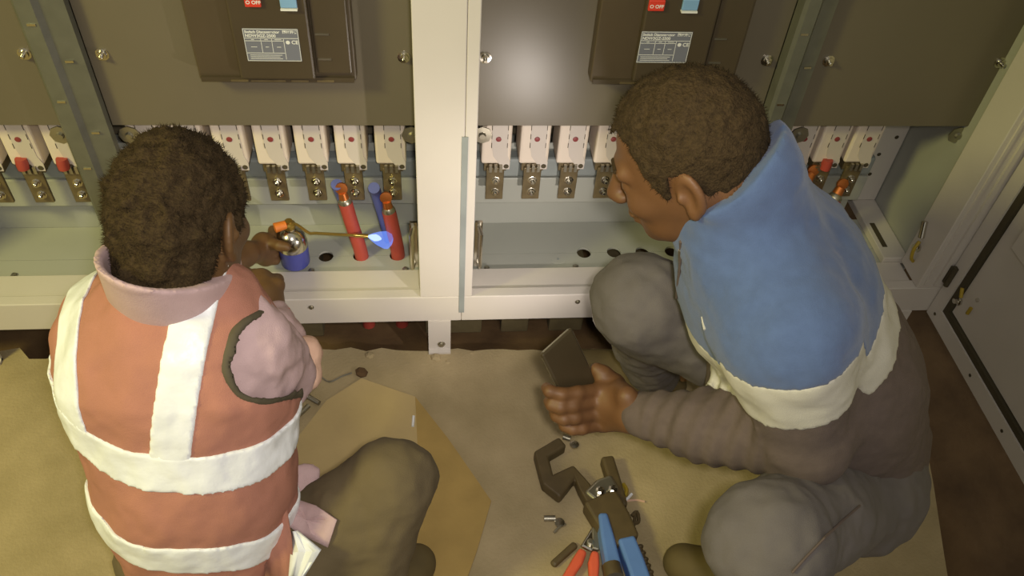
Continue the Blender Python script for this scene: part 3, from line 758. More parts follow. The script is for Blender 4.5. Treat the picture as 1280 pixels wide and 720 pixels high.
# colour blocks: yoke and band, measured down from the neck along the back / chest, and along the sleeves
tv = nrm(PV - N_)
tt = J.lin(N_, tv)                                              # distance down the torso
ta = J.lin(SL, nrm(EL - SL))                                    # distance down the near upper arm
def segdist(F_, a, b):
    X, Y, Z = F_.grid(); ab = b - a
    t = np.clip(((X - a[0]) * ab[0] + (Y - a[1]) * ab[1] + (Z - a[2]) * ab[2]) / ab.dot(ab), 0, 1)
    return np.sqrt((X - a[0] - t * ab[0]) ** 2 + (Y - a[1] - t * ab[1]) ** 2 + (Z - a[2] - t * ab[2]) ** 2)
dA = segdist(J, SL, EL) - 0.07; dF = segdist(J, EL + (WL - EL) * 0.05, WL) - 0.06
dT = np.minimum(segdist(J, C1, PV) - 0.16, segdist(J, N_, C1) - 0.12); dR = segdist(J, ER, WR) - 0.055
arm = np.clip((dT - dA + 0.01) / 0.03, 0, 1)
fore = np.minimum(dF - np.minimum(dA, dT), 0.05) * -1.0           # positive on the forearm
fdir = sN if sN[0] < 0 else -sN
fdist = J.lin(C1, fdir)                                         # toward the chest
def blockplane(off):
    g_ = (tt + 0.45 * np.clip(fdist, 0, 0.2) - (0.195 + off * (1.2 + 9 * np.clip(fdist, 0, 0.2)))) * (1 - arm) + (ta - (0.022 + off * 1.5)) * arm
    return np.maximum(np.maximum(g_, fore), np.minimum(dT, dA) - dR).astype(np.float32)
gy = blockplane(0.0); gb = blockplane(0.062)
put('jacket_yoke', J.mesh('jacket_yoke', 0.0030, gy), M_BLUE, base)
put('jacket_band', J.mesh('jacket_band', 0.0022, np.maximum(gb, -gy - 0.004)), M_BAND, base)
# zip on the chest
def surf(F_, px, py, lift=0.0):
    d = ray(px, py)
    for t in np.arange(0.9, 1.9, 0.002):
        p = CAM + d * t; i = np.round((p - F_.lo) / F_.h).astype(int)
        if (i >= 0).all() and (i < F_.n).all() and F_.D[tuple(i)] < 0.002: return p - d / np.linalg.norm(d) * lift
    return CAM + d * 1.2
MB().tube([surf(J, x_, y_, 0.002) for x_, y_ in ((851, 302), (851, 318), (850, 334), (848, 352), (846, 372))], 0.0026, 6).build('zip', M_DARKJ, base, smooth=True)
MB().tube([surf(J, x_, y_, 0.004) for x_, y_ in ((850, 312), (850, 326))], 0.003, 6).build('zip_pull', M_STEEL, base, smooth=True)
MB().tube([surf(J, x_, y_, 0.002) for x_, y_ in ((878, 396), (879, 403), (881, 412))], 0.002, 6).build('thread_mark', M_BAND, base, smooth=True)

# jeans
T = Field((0.22, -0.86, 0.03), (0.95, 0.02, 0.62), 0.005)
T.cap(HL, KL, 0.098, 0.078, 0.04); T.cap(KL, AL + V((0, 0, -0.01)), 0.076, 0.058, 0.03); T.cap(HR, KR, 0.098, 0.080, 0.04); T.cap(KR, AR + V((0, 0, -0.01)), 0.078, 0.058, 0.03)
T.cap(HL, HR, 0.115, 0.115, 0.04); T.cap((HL + HR) / 2, C2 + (PV - C2) * 0.6, 0.13, 0.13, 0.04)
T.near(folds(0.010, 18, 2.0)); T.near(folds(0.005, 40, 7.0))
jn = put('jeans', T.mesh('jeans'), M_JEANS, pr)
MB().tube([surf(T, x_, y_, 0.0015) for x_, y_ in ((1075, 632), (1052, 652), (1030, 673), (1008, 696), (990, 716))], 0.0018, 6).build('seam', M_DARKJ, jn, smooth=True)
MB().tube([surf(T, x_, y_, 0.003) for x_, y_ in ((1046, 566), (1053, 567))], 0.0022, 6).build('label_tag', M_BAND, jn, smooth=True)
# shoes
for A, dd in ((AL, V((-0.115, 0.065, 0))), (AR, V((-0.15, 0.05, 0)))):
    S = Field(A - V((0.24, 0.12, 0.1)), A + V((0.12, 0.14, 0.08)), 0.004)
    z0 = V((A[0], A[1], 0.038)); S.cap(z0 - dd * 0.25, z0 + dd, 0.040, 0.036, 0.02); S.cap(A + V((0, 0, 0.0)), z0, 0.050, 0.046, 0.03); S.cap(A + V((0, 0, -0.01)), z0 + dd * 0.7, 0.044, 0.038, 0.03)
    S.keep(-S.plane((0, 0, 0.003), (0, 0, 1)))
    put('shoe', S.mesh('shoe'), M_SHOE, pr)

# ------------------------------------------------------------ man in the orange vest
pl = thing('person', (-0.33, -0.50, 0.0), 'man in orange reflective vest squatting with his back turned, using a torch', 'person')
n2 = V((-0.365, -0.402, 0.648)); c1 = V((-0.372, -0.455, 0.53)); c2 = V((-0.374, -0.53, 0.36)); pv = V((-0.378, -0.580, 0.17))
sr = V((-0.274, -0.442, 0.562)); sl = V((-0.470, -0.400, 0.560))
er = atd(347, 468, 1.30); wr = atd(336, 388, 1.42)
el = V((-0.50, -0.19, 0.42)); wl = V((-0.392, 0.03, 0.285))
hr = V((-0.255, -0.575, 0.165)); hl = V((-0.435, -0.555, 0.165))
kr = atd(490, 602, 1.345); kl = V((-0.50, -0.22, 0.34)); ar = V((-0.13, -0.635, 0.085)); al = V((-0.47, -0.38, 0.085))
fw = nrm((0.30, 0.86, -0.42)); u0 = V((0.05, 0.36, 0.93)); up = nrm(u0 - fw * u0.dot(fw)); lf = np.cross(up, fw)
h2 = V((-0.346, -0.348, 0.741))
tn = nrm(np.cross(c2 - c1, (1, 0.0, 0)))
TORCH = V((-0.311, 0.115, 0.232))                                  # axis of the gas canister, at its mid height

B = Field((-0.66, -0.86, -0.01), (0.08, 0.14, 0.90), 0.004)
hd2 = head(B, h2, fw, up, lf)
B.cap(h2 - fw * 0.035 - up * 0.06, n2, 0.054, 0.058, 0.03)
B.cap(n2 + (c1 - n2) * 0.4, c1, 0.09, 0.125, 0.04, (tn, 0.70)); B.cap(c1, c2, 0.118, 0.106, 0.04, (tn, 0.70)); B.cap(c2, pv, 0.106, 0.10, 0.04, (tn, 0.8))
B.chain([n2, sr, er], [0.045, 0.050, 0.038], 0.03); B.chain([er, wr], [0.036, 0.026], 0.02)
B.chain([n2, sl, el, wl], [0.045, 0.05, 0.038, 0.026], 0.03)
B.chain([hr, kr, ar], [0.08, 0.055, 0.037], 0.03); B.chain([hl, kl, al], [0.08, 0.055, 0.037], 0.03)
B.cap(ar, ar + V((0.06, 0.075, -0.050)), 0.031, 0.022, 0.01); B.cap(al, al + V((0.015, 0.12, -0.050)), 0.031, 0.022, 0.01)
# left hand round the canister
ga = TORCH + V((-0.045, -0.012, 0.004))
B.cap(wl, ga + V((-0.018, -0.01, 0.0)), 0.026, 0.030, 0.015, ((0.5, -0.8, 0), 0.7))
B.cap(ga + V((-0.012, -0.006, 0.022)), ga + V((-0.012, -0.006, -0.028)), 0.020, 0.018, 0.015)
for i in range(4):
    z = 0.026 - 0.019 * i; pts = []
    for a in (205, 155, 105, 60):
        t_ = math.radians(a); pts.append(TORCH + V((0.043 * math.cos(t_), 0.043 * math.sin(t_), z)))
    finger(B, pts, 0.0105, 0.0085)
pts = [TORCH + V((0.045 * math.cos(math.radians(a)), 0.045 * math.sin(math.radians(a)), z)) for a, z in ((205, 0.02), (225, 0.030), (245, 0.034), (265, 0.034))]
finger(B, pts, 0.013, 0.010)
# right hand: loose fist above the wrist
q0 = atd(332, 372, 1.43); q1 = atd(326, 352, 1.455)
B.cap(wr, q0, 0.025, 0.028, 0.012); B.cap(q0, q1, 0.028, 0.024, 0.012)
for i in range(4):
    b0 = atd(305 + i * 14.0, 349 + i * 2.5, 1.437); b1 = atd(306 + i * 13.5, 341 + i * 3.0, 1.478); b2 = atd(305 + i * 13, 352, 1.50); b3 = atd(307 + i * 12, 366, 1.485)
    finger(B, [q0 + (b0 - q0) * 0.4, b0, b1, b2, b3], 0.0125, 0.0095)
finger(B, [atd(318, 378, 1.44), atd(300, 366, 1.455), atd(300, 352, 1.475), atd(312, 345, 1.49)], 0.014, 0.010)
put('body', B.mesh('body'), M_SKIN2, pl)
for s in (-1, 1):
    MB().lathe(hd2(0.0795, s * 0.032, -0.018), fw, [(0.003, -0.003), (0.0085, -0.001), (0.0095, 0.002), (0.006, 0.0065), (0.002, 0.0085)], 12).build('eye', M_EYE, pl, smooth=True)
# hair: thick, bushy
Hf = Field(h2 - 0.19, h2 + 0.19, 0.003)
Hf.ell(h2 + fw * -0.010 + up * 0.010, (0.098, 0.081, 0.095), (fw, lf, up), 0)
Hf.cap(h2 - fw * 0.038 - up * 0.03, h2 - fw * 0.046 - up * 0.085, 0.068, 0.066, 0.02)
ff, uu = Hf.lin(h2, fw), Hf.lin(h2, up)
line = np.interp(ff, [-0.13, -0.075, -0.045, -0.030, -0.018, 0.004, 0.012, 0.024, 0.034, 0.05, 0.07, 0.10],
                 [-0.092, -0.090, -0.080, -0.050, 0.004, 0.006, -0.03, -0.034, -0.004, 0.036, 0.046, 0.040])
Hf.near(lambda X, Y, Z: 0.012 * vnoise(X * 60, Y * 60, Z * 60) + 0.006 * vnoise(X * 150, Y * 150, Z * 150), 0.03)
me = Hf.mesh('hair', region=((line - uu) * 0.7).astype(np.float32)); add_tufts(me, 12000, 0.010, -up * 0.25, 0.0007, 5)
put('hair', me, M_HAIR, pl)

# shirt: sleeves, collar, tail
S = Field((-0.66, -0.80, 0.10), (0.0, 0.05, 0.74), 0.005)
S.chain([n2 + V((0.03, 0, -0.02)), sr, sr + (er - sr) * 0.5, er], [0.050, 0.057, 0.056, 0.049], 0.03)
S.cap(er, er + (wr - er) * 0.55, 0.049, 0.046, 0.03); S.cap(er + (wr - er) * 0.5, er + (wr - er) * 0.80, 0.050, 0.038, 0.02)
S.chain([n2 + V((-0.03, 0, -0.02)), sl, el], [0.050, 0.050, 0.050], 0.03); S.cap(el, el + (wl - el) * 0.7, 0.052, 0.040, 0.02)
SLV = S.copy()
S.cap(n2 + (c1 - n2) * 0.4, c1, 0.088, 0.128, 0.04, (tn, 0.70)); S.cap(c1, c2, 0.128, 0.116, 0.04, (tn, 0.74)); S.cap(c2, pv, 0.116, 0.104, 0.04, (tn, 0.86))
S.cap(hr + V((-0.02, 0, 0.02)), atd(400, 640, 1.35), 0.06, 0.026, 0.02, ((0, -0.5, 0.85), 0.5))          # shirt tail over the hip
S.cap(hr + V((-0.03, 0.06, 0.05)), atd(385, 598, 1.38), 0.05, 0.024, 0.02, ((0, -0.5, 0.85), 0.5))
S.near(folds(0.010, 20, 3.0)); S.near(folds(0.006, 45, 6.0))
sh = put('shirt', S.mesh('shirt'), M_SHIRT, pl)
Cc = Field(n2 - 0.15, n2 + 0.18, 0.004)
nd = nrm((h2 - fw * 0.04 - up * 0.08) - n2)
Cc.cap(n2 - nd * 0.03, n2 + nd * 0.12, 0.092, 0.068, 0.0); Cc.cap(n2 - nd * 0.06, n2 + nd * 0.15, 0.064, 0.058, 0.004, sub=True)
Cc.keep(Cc.plane(n2 + nd * 0.070, nd + fw * 0.75)); Cc.keep(-Cc.plane(n2 - nd * 0.028, nd))
put('collar', Cc.mesh('collar'), M_SHIRT, sh)
cf = Field(atd(388, 462, 1.33) - 0.09, atd(388, 462, 1.33) + 0.09, 0.004)
cf.ell(atd(381, 440, 1.335), (0.028, 0.030, 0.022), k=0.0); cf.ell(atd(384, 464, 1.325), (0.022, 0.032, 0.026), k=0.01)
cf.near(folds(0.010, 40, 2.0))
put('rolled_cuff', cf.mesh('rolled_cuff'), M_CUFF, sh)

# vest
W = Field((-0.62, -0.86, 0.04), (-0.05, -0.20, 0.72), 0.004)
W.cap(n2 + (c1 - n2) * 0.25, c1, 0.085, 0.150, 0.05, (tn, 0.74)); W.cap(c1, c2, 0.150, 0.136, 0.05, (tn, 0.82)); W.cap(c2, pv, 0.136, 0.128, 0.05, (tn, 0.95))
W.cap(n2 + V((0.035, -0.01, -0.035)), sr + V((-0.03, 0, 0.01)), 0.060, 0.056, 0.04); W.cap(n2 + V((-0.035, -0.01, -0.035)), sl + V((-0.005, 0, 0.005)), 0.060, 0.066, 0.04)
W.cap(pv + V((0.05, 0.03, 0.03)), atd(365, 705, 1.34), 0.06, 0.016, 0.03)                       # flaring corner
W.ell(n2 + nd * 0.085, (0.078, 0.078, 0.06), k=0.01, sub=True)
W.cap(sr + V((0.006, -0.03, 0.008)), sr + (er - sr) * 0.8, 0.068, 0.066, 0.006, sub=True)
W.near(folds(0.010, 12, 8.0)); W.near(folds(0.004, 34, 9.0))
# crop the flat hem
W.keep(-W.plane((0, 0, 0.07), (0, 0, 1)))
vest = put('safety_vest', W.mesh('safety_vest'), M_VEST, pl)
# reflective tape: two bands round the waist, one strip over each shoulder
sd = nrm(pv - n2); tt = W.lin(n2, sd); xx = W.lin(n2, (1, 0, 0))
wav = 0.006 * np.sin(xx * 26 + 1.0)
def bandreg(t0, t1, curve): 
    q = tt + wav - curve * (xx + 0.02) ** 2 - 0.25 * xx
    return np.maximum(t0 - q, q - t1).astype(np.float32)
b1 = bandreg(0.192, 0.250, -1.3); b2 = bandreg(0.345, 0.402, -0.6)
put('reflective_band', W.mesh('reflective_band', 0.0035, b1), M_TAPE, vest)
put('reflective_band', W.mesh('reflective_band', 0.0035, b2), M_TAPE, vest)
back = -W.plane(c1, tn if tn[1] > 0 else -tn)                    # positive toward his back
for (x0, x1_, k_) in ((-0.006, 0.048, 0.22), (-0.152, -0.108, -0.02)):
    cx = xx + k_ * (tt - 0.1)
    put('reflective_strip', W.mesh('reflective_strip', 0.0030, np.maximum(np.maximum(x0 - cx, cx - x1_), tt - 0.200).astype(np.float32)), M_TAPE, vest)
# dark piping round the arm hole
DS = Field.copy(W); DS.D[:] = 0.5
DS.cap(sr + V((0.006, -0.03, 0.008)), sr + (er - sr) * 0.8, 0.068, 0.066, 0.0)
put('armhole_piping', W.mesh('armhole_piping', 0.0026, (np.abs(DS.D - 0.001) - 0.0040).astype(np.float32)), M_PIPE, vest)

# trousers and shoes
T = Field((-0.66, -0.86, 0.03), (0.08, -0.10, 0.50), 0.005)
T.cap(hr, kr, 0.092, 0.066, 0.04); T.cap(kr, ar + V((0, 0, 0.03)), 0.064, 0.056, 0.03); T.cap(hl, kl, 0.09, 0.066, 0.04); T.cap(kl, al + V((0, 0, 0.03)), 0.064, 0.054, 0.03)
T.cap(hl, hr, 0.095, 0.095, 0.04)
T.near(folds(0.010, 18, 5.0)); T.near(folds(0.005, 40, 2.0))
put('trousers', T.mesh('trousers'), M_TROUS, pl)
for A, dd in ((ar, V((0.08, 0.10, 0))), (al, V((0.02, 0.15, 0)))):
    S2 = Field(A - V((0.13, 0.13, 0.1)), A + V((0.2, 0.24, 0.08)), 0.004)
    z0 = V((A[0], A[1], 0.038)); S2.cap(z0 - dd * 0.25, z0 + dd, 0.040, 0.036, 0.02); S2.cap(A, z0, 0.050, 0.046, 0.03); S2.cap(A + V((0, 0, -0.01)), z0 + dd * 0.7, 0.044, 0.038, 0.03)
    S2.keep(-S2.plane((0, 0, 0.003), (0, 0, 1)))
    put('shoe', S2.mesh('shoe'), M_SHOE, pl)
# shirt tail lying on the thigh and the loose front edge of the vest
def drape(name, F_, pix, lift, material, parent, th=0.003):
    cx = sum(p[0] for p in pix) / len(pix); cy = sum(p[1] for p in pix) / len(pix); rings = []
    for f_ in (1.0, 0.66, 0.33):
        ring = []
        for i in range(len(pix)):
            for k in range(4):
                a, b = pix[i], pix[(i + 1) % len(pix)]; x_ = a[0] + (b[0] - a[0]) * k / 4; y_ = a[1] + (b[1] - a[1]) * k / 4
                ring.append(surf(F_, cx + (x_ - cx) * f_, cy + (y_ - cy) * f_, lift))
        rings.append(ring)
    n = len(rings[0]); vs = [p for r in rings for p in r] + [surf(F_, cx, cy, lift)]; fs = []
    for j in range(2):
        for i in range(n): fs.append((j * n + i, j * n + (i + 1) % n, (j + 1) * n + (i + 1) % n, (j + 1) * n + i))
    for i in range(n): fs.append((2 * n + i, 2 * n + (i + 1) % n, 3 * n))
    o = MB().add(vs, fs).build(name, material, parent, smooth=True)
    md = o.modifiers.new('thick', 'SOLIDIFY'); md.thickness = th; md.offset = 0
    return o
drape('shirt_tail', T, [(352, 618), (395, 632), (421, 650), (410, 684), (372, 666), (352, 650)], 0.004, M_SHIRT, sh)
def sheet(name, left, right, material, parent, th=0.004):
    vs = []; fs = []; n = len(left)
    for (a, b) in zip(left, right):
        for k in range(5):
            t = k / 4; d_ = a[2] + (b[2] - a[2]) * t + 0.006 * math.sin(k * 2.1 + a[1] * 0.05); vs.append(atd(a[0] + (b[0] - a[0]) * t, a[1] + (b[1] - a[1]) * t, d_))
    for j in range(n - 1):
        for k in range(4): fs.append((j * 5 + k, j * 5 + k + 1, (j + 1) * 5 + k + 1, (j + 1) * 5 + k))
    o = MB().add(vs, fs).build(name, material, parent, smooth=True)
    md = o.modifiers.new('thick', 'SOLIDIFY'); md.thickness = th; md.offset = 0
    return o
sheet('vest_front_edge', [(322, 532, 1.245), (322, 580, 1.25), (325, 630, 1.255), (330, 680, 1.26), (332, 730, 1.27)],
      [(339, 522, 1.27), (347, 570, 1.27), (356, 620, 1.265), (364, 670, 1.26), (370, 730, 1.265)], M_VEST, vest)
sheet('reflective_flap', [(366, 664, 1.262), (364, 690, 1.262), (360, 728, 1.268)], [(371, 664, 1.26), (401, 688, 1.255), (376, 728, 1.265)], M_TAPE, vest)
# red thread round the right wrist
wd2 = nrm(wr - er); u_, w__, _ = basis(wd2)
MB().tube([wr + wd2 * 0.004 + (u_ * math.cos(a) + w__ * math.sin(a)) * 0.0275 for a in np.linspace(0, 2 * math.pi, 20)] + [atd(352, 385, 1.395), atd(362, 386, 1.393)], 0.0018, 6).build('wrist_thread', M_THREAD, pl, smooth=True)

# ================================================================ PROPS
# phone, its torch light shining on the cabinets
ph = thing('smartphone', tuple(ph_c + ey * PH / 2), 'black smartphone held in the hand of the man in the blue jacket', 'phone')
MB().obox(ph_c, ex, ey, en, PW / 2, PH / 2, PT / 2).build('body', M_PHONE, ph, bevel=0.004)
MB().obox(ph_c, ex, ey, en, PW / 2 + 0.0003, PH / 2 - 0.008, 0.0012).build('edge_frame', M_STEEL, ph)
MB().obox(ph_tl + ex * PW / 2 + ey * 0.0005, ex, ey, en, PW / 2 - 0.006, 0.0008, 0.0018).build('top_edge', M_STEEL, ph)
led = ph_c + ey * (PH / 2 - 0.02) + ex * 0.012 - en * (PT / 2 + 0.0006)
MB().lathe(led, -en, [(0.004, 0), (0.004, 0.0006)], 12).build('torch_led', mat('led', (255, 250, 240), 0.3, emit=(255, 244, 230), estr=30.0), ph)
sp = bpy.data.lights.new('phone_torch', 'SPOT'); sp.energy = 7.0; sp.color = (1.0, 0.90, 0.82); sp.spot_size = math.radians(105); sp.spot_blend = 0.8; sp.shadow_soft_size = 0.006
so_ = bpy.data.objects.new('phone_torch', sp); COL.objects.link(so_)
so_.location = led - en * 0.006
so_.rotation_euler = (Vector((0.02, 0.1, 0.36)) - Vector(led)).to_track_quat('-Z', 'Y').to_euler()

# gas torch
gt = thing('gas_torch', tuple(TORCH - V((0, 0, 0.056))), 'small blue gas torch with a thin brass burner tube held over the sill', 'torch')
MB().lathe(TORCH, (0, 0, 1), [(0.028, -0.056), (0.031, -0.052), (0.032, -0.01), (0.032, -0.004)], 24).build('canister', M_CANB, gt, smooth=True)
MB().lathe(TORCH, (0, 0, 1), [(0.0325, -0.004), (0.0325, 0.008), (0.029, 0.026), (0.020, 0.038), (0.012, 0.042), (0.012, 0.048)], 24).build('canister_dome', M_CHROME, gt, smooth=True)
MB().lathe(TORCH, (0, 0, 1), [(0.011, 0.047), (0.013, 0.050), (0.013, 0.060), (0.008, 0.063), (0.008, 0.068)], 14).build('valve', M_BRASS, gt, smooth=True)
MB().cyl(TORCH + V((-0.006, -0.004, 0.060)), TORCH + V((-0.028, -0.014, 0.060)), 0.0095, 0.011, 12).build('valve_knob', M_ORANGE, gt, smooth=True)
tip = onY(459, 295, 0.125); BS = onY(386, 291, 0.115)
pth = spline([TORCH + V((0, 0, 0.062)), TORCH + V((0.016, 0.0, 0.056)), BS, BS + (tip - BS) * 0.12, tip + (BS - tip) * 0.5, tip], 6)
MB().tube(pth, 0.0032, 8).build('burner_tube', M_BRASS, gt, smooth=True)
bd = nrm(tip - BS)
MB().lathe(tip - bd * 0.03, bd, [(0.0034, 0), (0.0046, 0.004), (0.0046, 0.03), (0.004, 0.032)], 12).build('burner_nozzle', M_BRASS, gt, smooth=True)
MF = bpy.data.materials.new('blue_flame'); MF.use_nodes = True
nt = MF.node_tree; nt.nodes.clear(); out = nt.nodes.new('ShaderNodeOutputMaterial'); em = nt.nodes.new('ShaderNodeEmission'); tr = nt.nodes.new('ShaderNodeBsdfTransparent'); mx = nt.nodes.new('ShaderNodeMixShader')
em.inputs[0].default_value = (0.16, 0.30, 1.0, 1); em.inputs[1].default_value = 1.6; mx.inputs[0].default_value = 0.26
nt.links.new(tr.outputs[0], mx.inputs[1]); nt.links.new(em.outputs[0], mx.inputs[2]); nt.links.new(mx.outputs[0], out.inputs[0])
fd_ = nrm(bd + V((0, 0, -0.22)))
fl_ = MB().lathe(tip, fd_, [(0.003, 0.003), (0.009, 0.012), (0.0155, 0.026), (0.020, 0.042), (0.019, 0.050), (0.010, 0.056)], 18).build('flame', MF, gt, smooth=True)
MFC = MF.copy(); MFC.name = 'flame_core'
for nd_ in MFC.node_tree.nodes:
    if nd_.type == 'EMISSION': nd_.inputs[0].default_value = (0.55, 0.70, 1.0, 1); nd_.inputs[1].default_value = 1.6
    if nd_.type == 'MIX_SHADER': nd_.inputs[0].default_value = 0.6
MB().lathe(tip, fd_, [(0.002, 0.002), (0.0055, 0.009), (0.008, 0.018), (0.006, 0.026), (0.002, 0.032)], 14).build('flame_core', MFC, gt, smooth=True)
tag(fl_, 'pale blue flame')

# cardboard lying on the floor
cb = thing('cardboard_sheet', tuple(onZ(500, 600, 0)), 'creased tan cardboard sheet lying on the floor under the bent knee', 'cardboard')
def card(name, pix, material, th=0.0035):
    P = [onZ(x_, y_, z_) for x_, y_, z_ in pix]; n = len(P)
    vs = [p + V((0, 0, th)) for p in P] + P
    MB().add(vs, [tuple(range(n)), tuple(range(n, 2 * n))[::-1]] + [(i, n + i, n + (i + 1) % n, (i + 1) % n) for i in range(n)]).build(name, material, cb)
card('main_panel', [(356, 592, 0.001), (372, 548, 0.001), (408, 502, 0.002), (452, 474, 0.004), (482, 484, 0.006), (519, 497, 0.012), (522, 560, 0.012), (505, 690, 0.004), (470, 790, 0.001), (370, 790, 0.001)], M_CARD)
card('folded_flap', [(519, 497, 0.0125), (560, 549, 0.006), (614, 627, 0.001), (596, 690, 0.001), (560, 790, 0.001), (470, 790, 0.0015), (505, 690, 0.0045), (522, 560, 0.0125)], M_CARD2)
MB().tube([onZ(517, 520, 0.016), onZ(516, 533, 0.016)], 0.003, 6).build('tape_scrap', M_TAPE, cb)

# two small bolts on the floor
for (a, b, hd_, lb) in (((377, 491), (399, 504), 0, 'steel bolt on the floor beside the cardboard, its head toward the vest'),
                        ((363, 529), (386, 507), 0, 'steel bolt on the floor lying closer to the vest hem')):
    p, q = onZ(*a, 0.008), onZ(*b, 0.008); t = thing('bolt', tuple(p), lb, 'bolt'); d = nrm(q - p)
    MB().cyl(p, q, 0.0055, 0.0055, 10).build('shank', M_STEEL, t, smooth=True)
    MB().lathe(p + d * 0.004, d, [(0.0085, 0), (0.0085, 0.007)], 6).build('head', M_CHROME, t)
    MB().lathe(p + d * 0.016, d, [(0.0075, 0), (0.0075, 0.003)], 12).build('washer', M_CHROME, t)

# loose string by the slab edge
tag(MB().tube(spline([onZ(400, 470, 0.003), onZ(412, 477, 0.003), (onZ(428, 470, 0.003)), onZ(440, 466, 0.004)], 6), 0.0022, 6).build('string', M_STEEL, smooth=True), 'thin grey string curling on the floor by the rolled cuff', 'string')
st = MB(); c_ = onZ(452, 465, 0.005)
st.lathe(c_, (0.3, 0.1, 1), [(0.013, -0.005), (0.015, 0.0), (0.009, 0.006)], 7)
tag(st.build('dirt_clod', M_SOIL), 'dark clod of dirt at the end of the string on the slab', 'dirt')

# crimping tool
def bar(pix, width, z0, z1, name, material, parent):
    """flat bar following a pixel path on the floor"""
    P = [onZ(a, b, (z0 + z1) / 2) for a, b in pix]; n = len(P); L_, R_ = [], []
    for i in range(n):
        d = nrm((P[min(i + 1, n - 1)] - P[max(i - 1, 0)]) * V((1, 1, 0))); nn = V((-d[1], d[0], 0))
        if 0 < i < n - 1:
            d0 = nrm((P[i] - P[i - 1]) * V((1, 1, 0))); nn2 = V((-d0[1], d0[0], 0)); sc = 1 / max(0.5, nn.dot(nn2))
        else: sc = 1
        w_ = width if not hasattr(width, '__len__') else width[i]
        L_.append(P[i] + nn * w_ / 2 * sc); R_.append(P[i] - nn * w_ / 2 * sc)
    mb = MB()
    vs = [(p[0], p[1], z) for z in (z0, z1) for p in L_ + R_]; m2 = 2 * n; fs = []
    for i in range(n - 1):
        fs += [(m2 + i, m2 + n + i, m2 + n + i + 1, m2 + i + 1), (i, i + 1, n + i + 1, n + i), (i, m2 + i, m2 + i + 1, i + 1), (n + i, n + i + 1, m2 + n + i + 1, m2 + n + i)]
    fs += [(0, n, m2 + n, m2), (n - 1, m2 + n - 1, m2 + 2 * n - 1, 2 * n - 1)]
    mb.add(vs, fs)
    o = mb.build(name, material, parent); me_ = o.data
    bm = bmesh.new(); bm.from_mesh(me_); bmesh.ops.recalc_face_normals(bm, faces=bm.faces); bm.to_mesh(me_); bm.free()
    md = o.modifiers.new('bevel', 'BEVEL'); md.width = 0.006; md.segments = 3; md.limit_method = 'ANGLE'
    return o
ct = thing('crimping_tool', tuple(onZ(760, 640, 0)), 'black cable crimping tool with a hooked jaw and blue handles on the floor', 'tool')
bar([(703, 556), (676, 572), (685, 607), (692, 613), (717, 594), (730, 612), (742, 634)], 0.026, 0.004, 0.034, 'hook_jaw', M_TOOLB, ct)
bar([(758, 574), (766, 600), (776, 636)], 0.027, 0.004, 0.034, 'straight_jaw', M_TOOLB, ct)
bar([(738, 626), (752, 612), (768, 606)], 0.036, 0.010, 0.040, 'pivot_plate', M_STEEL, ct)
bar([(748, 625), (766, 655), (784, 682)], (0.072, 0.070, 0.050), 0.004, 0.046, 'tool_body', M_TOOLB, ct)
bar([(752, 646), (758, 675), (766, 712), (772, 750)], (0.018, 0.026, 0.030, 0.030), 0.014, 0.052, 'handle', M_TOOLU, ct)
bar([(781, 676), (792, 705), (806, 745)], (0.034, 0.036, 0.036), 0.014, 0.052, 'handle', M_TOOLU, ct)
MB().cyl(onZ(764, 706, 0.05), onZ(768, 722, 0.052), 0.017, 0.018, 14).build('handle_collar', M_TOOLB, ct, smooth=True)
for px, py in ((750, 614), (766, 612)):
    p = onZ(px, py, 0.041); MB().lathe(p, (0, 0, 1), [(0.009, 0), (0.009, 0.004), (0.005, 0.006)], 8).build('pivot_bolt', M_CHROME, ct)
p0_, p1_ = onZ(799, 682, 0.02), onZ(815, 722, 0.02)
sp_ = MB()
for i in range(6):
    q = p0_ + (p1_ - p0_) * i / 5; sp_.lathe(q, p1_ - p0_, [(0.006, 0), (0.008, 0.003), (0.006, 0.006)], 8)
sp_.tube([p0_, p1_], 0.0045, 8); sp_.build('return_spring', M_TOOLB, ct, smooth=True)

# pliers
pk = thing('pliers', tuple(onZ(735, 690, 0)), 'small side cutter pliers with red handles on the floor beside the crimping tool', 'pliers')
bar([(744, 658), (740, 672), (733, 687)], (0.008, 0.020, 0.026), 0.008, 0.018, 'jaw', M_CHROME, pk)
bar([(741, 660), (746, 676), (744, 688)], (0.006, 0.018, 0.014), 0.010, 0.020, 'jaw', M_STEEL, pk)
MB().lathe(onZ(738, 678, 0.019), (0, 0, 1), [(0.007, 0), (0.007, 0.003), (0.004, 0.004)], 12).build('rivet', M_STEEL, pk)
bar([(729, 688), (722, 702), (708, 724), (700, 745)], (0.016, 0.021, 0.018, 0.014), 0.006, 0.022, 'handle', M_PLRED, pk)
bar([(744, 690), (742, 705), (742, 728), (745, 748)], (0.014, 0.022, 0.017, 0.014), 0.006, 0.022, 'handle', M_PLRED, pk)

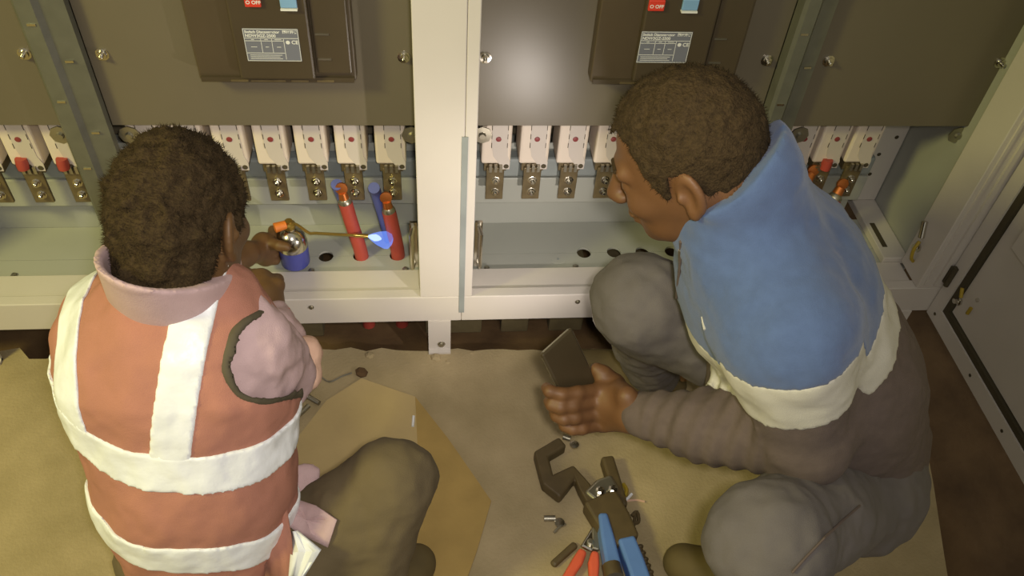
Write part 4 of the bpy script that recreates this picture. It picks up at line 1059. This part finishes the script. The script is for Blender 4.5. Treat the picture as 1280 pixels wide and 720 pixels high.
# offcuts and lugs
bar([(720, 680), (690, 707)], 0.015, 0.0, 0.012, 'sleeve_offcut', M_TOOLB, None)
tag(bpy.data.objects['sleeve_offcut'], 'short black strip of sleeve offcut on the floor beside the red pliers', 'offcut')
def lug(pix, lb, r=0.006):
    t = thing('cable_lug', tuple(onZ(*pix[0], 0)), lb, 'lug')
    P = [onZ(a, b, r) for a, b in pix]
    MB().tube([P[0], P[1]], r, 10).build('barrel', M_STEEL, t, smooth=True)
    q = P[1] + (P[2] - P[1]) * 0.7
    MB().lathe(q - V((0, 0, 0.004)), (0, 0, 1), [(0.010, 0), (0.010, 0.004), (0.005, 0.0045)], 14).build('palm', M_CHROME, t, smooth=True)
    return t
lug([(680, 648), (694, 648), (702, 655)], 'shiny cable lug on bare floor clear of the tools')
lug([(704, 546), (713, 549), (720, 558)], 'shiny cable lug under the hand with the phone, at the hook jaw')
w1 = MB().tube(spline([onZ(693, 666, 0.003), onZ(699, 659, 0.004), onZ(707, 655, 0.003)], 5), 0.003, 6).build('wire_scrap', M_STEEL, smooth=True); tag(w1, 'short grey wire scrap beside the shiny lug on bare floor', 'wire')
w2 = MB().tube(spline([onZ(780, 628, 0.003), onZ(790, 617, 0.006)], 5), 0.003, 6).build('wire_scrap', M_TAPE, smooth=True); tag(w2, 'short white wire scrap leaning at the straight jaw', 'wire')
w3 = MB().tube(spline([onZ(783, 626, 0.003), onZ(795, 625, 0.003), onZ(806, 627, 0.003)], 5), 0.0022, 6).build('wire_scrap', M_CUFF, smooth=True); tag(w3, 'thin pale wire scrap lying flat beside the straight jaw', 'wire')
tp = MB().tube(spline([onZ(779, 605, 0.003), onZ(783, 612, 0.004), onZ(782, 620, 0.003)], 5), 0.0045, 6).build('tape_scrap', M_YELLOW, smooth=True); tag(tp, 'bit of yellow tape beside the straight jaw of the crimping tool', 'tape')
hk = MB(); hk.tube(spline([onZ(790, 645, 0.004), onZ(796, 640, 0.004), onZ(798, 652, 0.004), onZ(790, 655, 0.004)], 5), 0.004, 6)
hk.tube([onZ(794, 641, 0.004), onZ(792, 660, 0.004)], 0.003, 6); tag(hk.build('metal_clip', M_TOOLB, smooth=True), 'small dark metal clip on the floor beside the tool body', 'clip')
# cable looping behind the forearm
tag(MB().tube(spline([onZ(758, 470, 0.005), onZ(775, 464, 0.01), onZ(795, 462, 0.012), onZ(815, 466, 0.012), onZ(835, 476, 0.006)], 6), 0.0035, 8).build('loose_wire', M_STEEL, smooth=True), 'shiny loose wire on the floor behind the phone hand', 'wire')
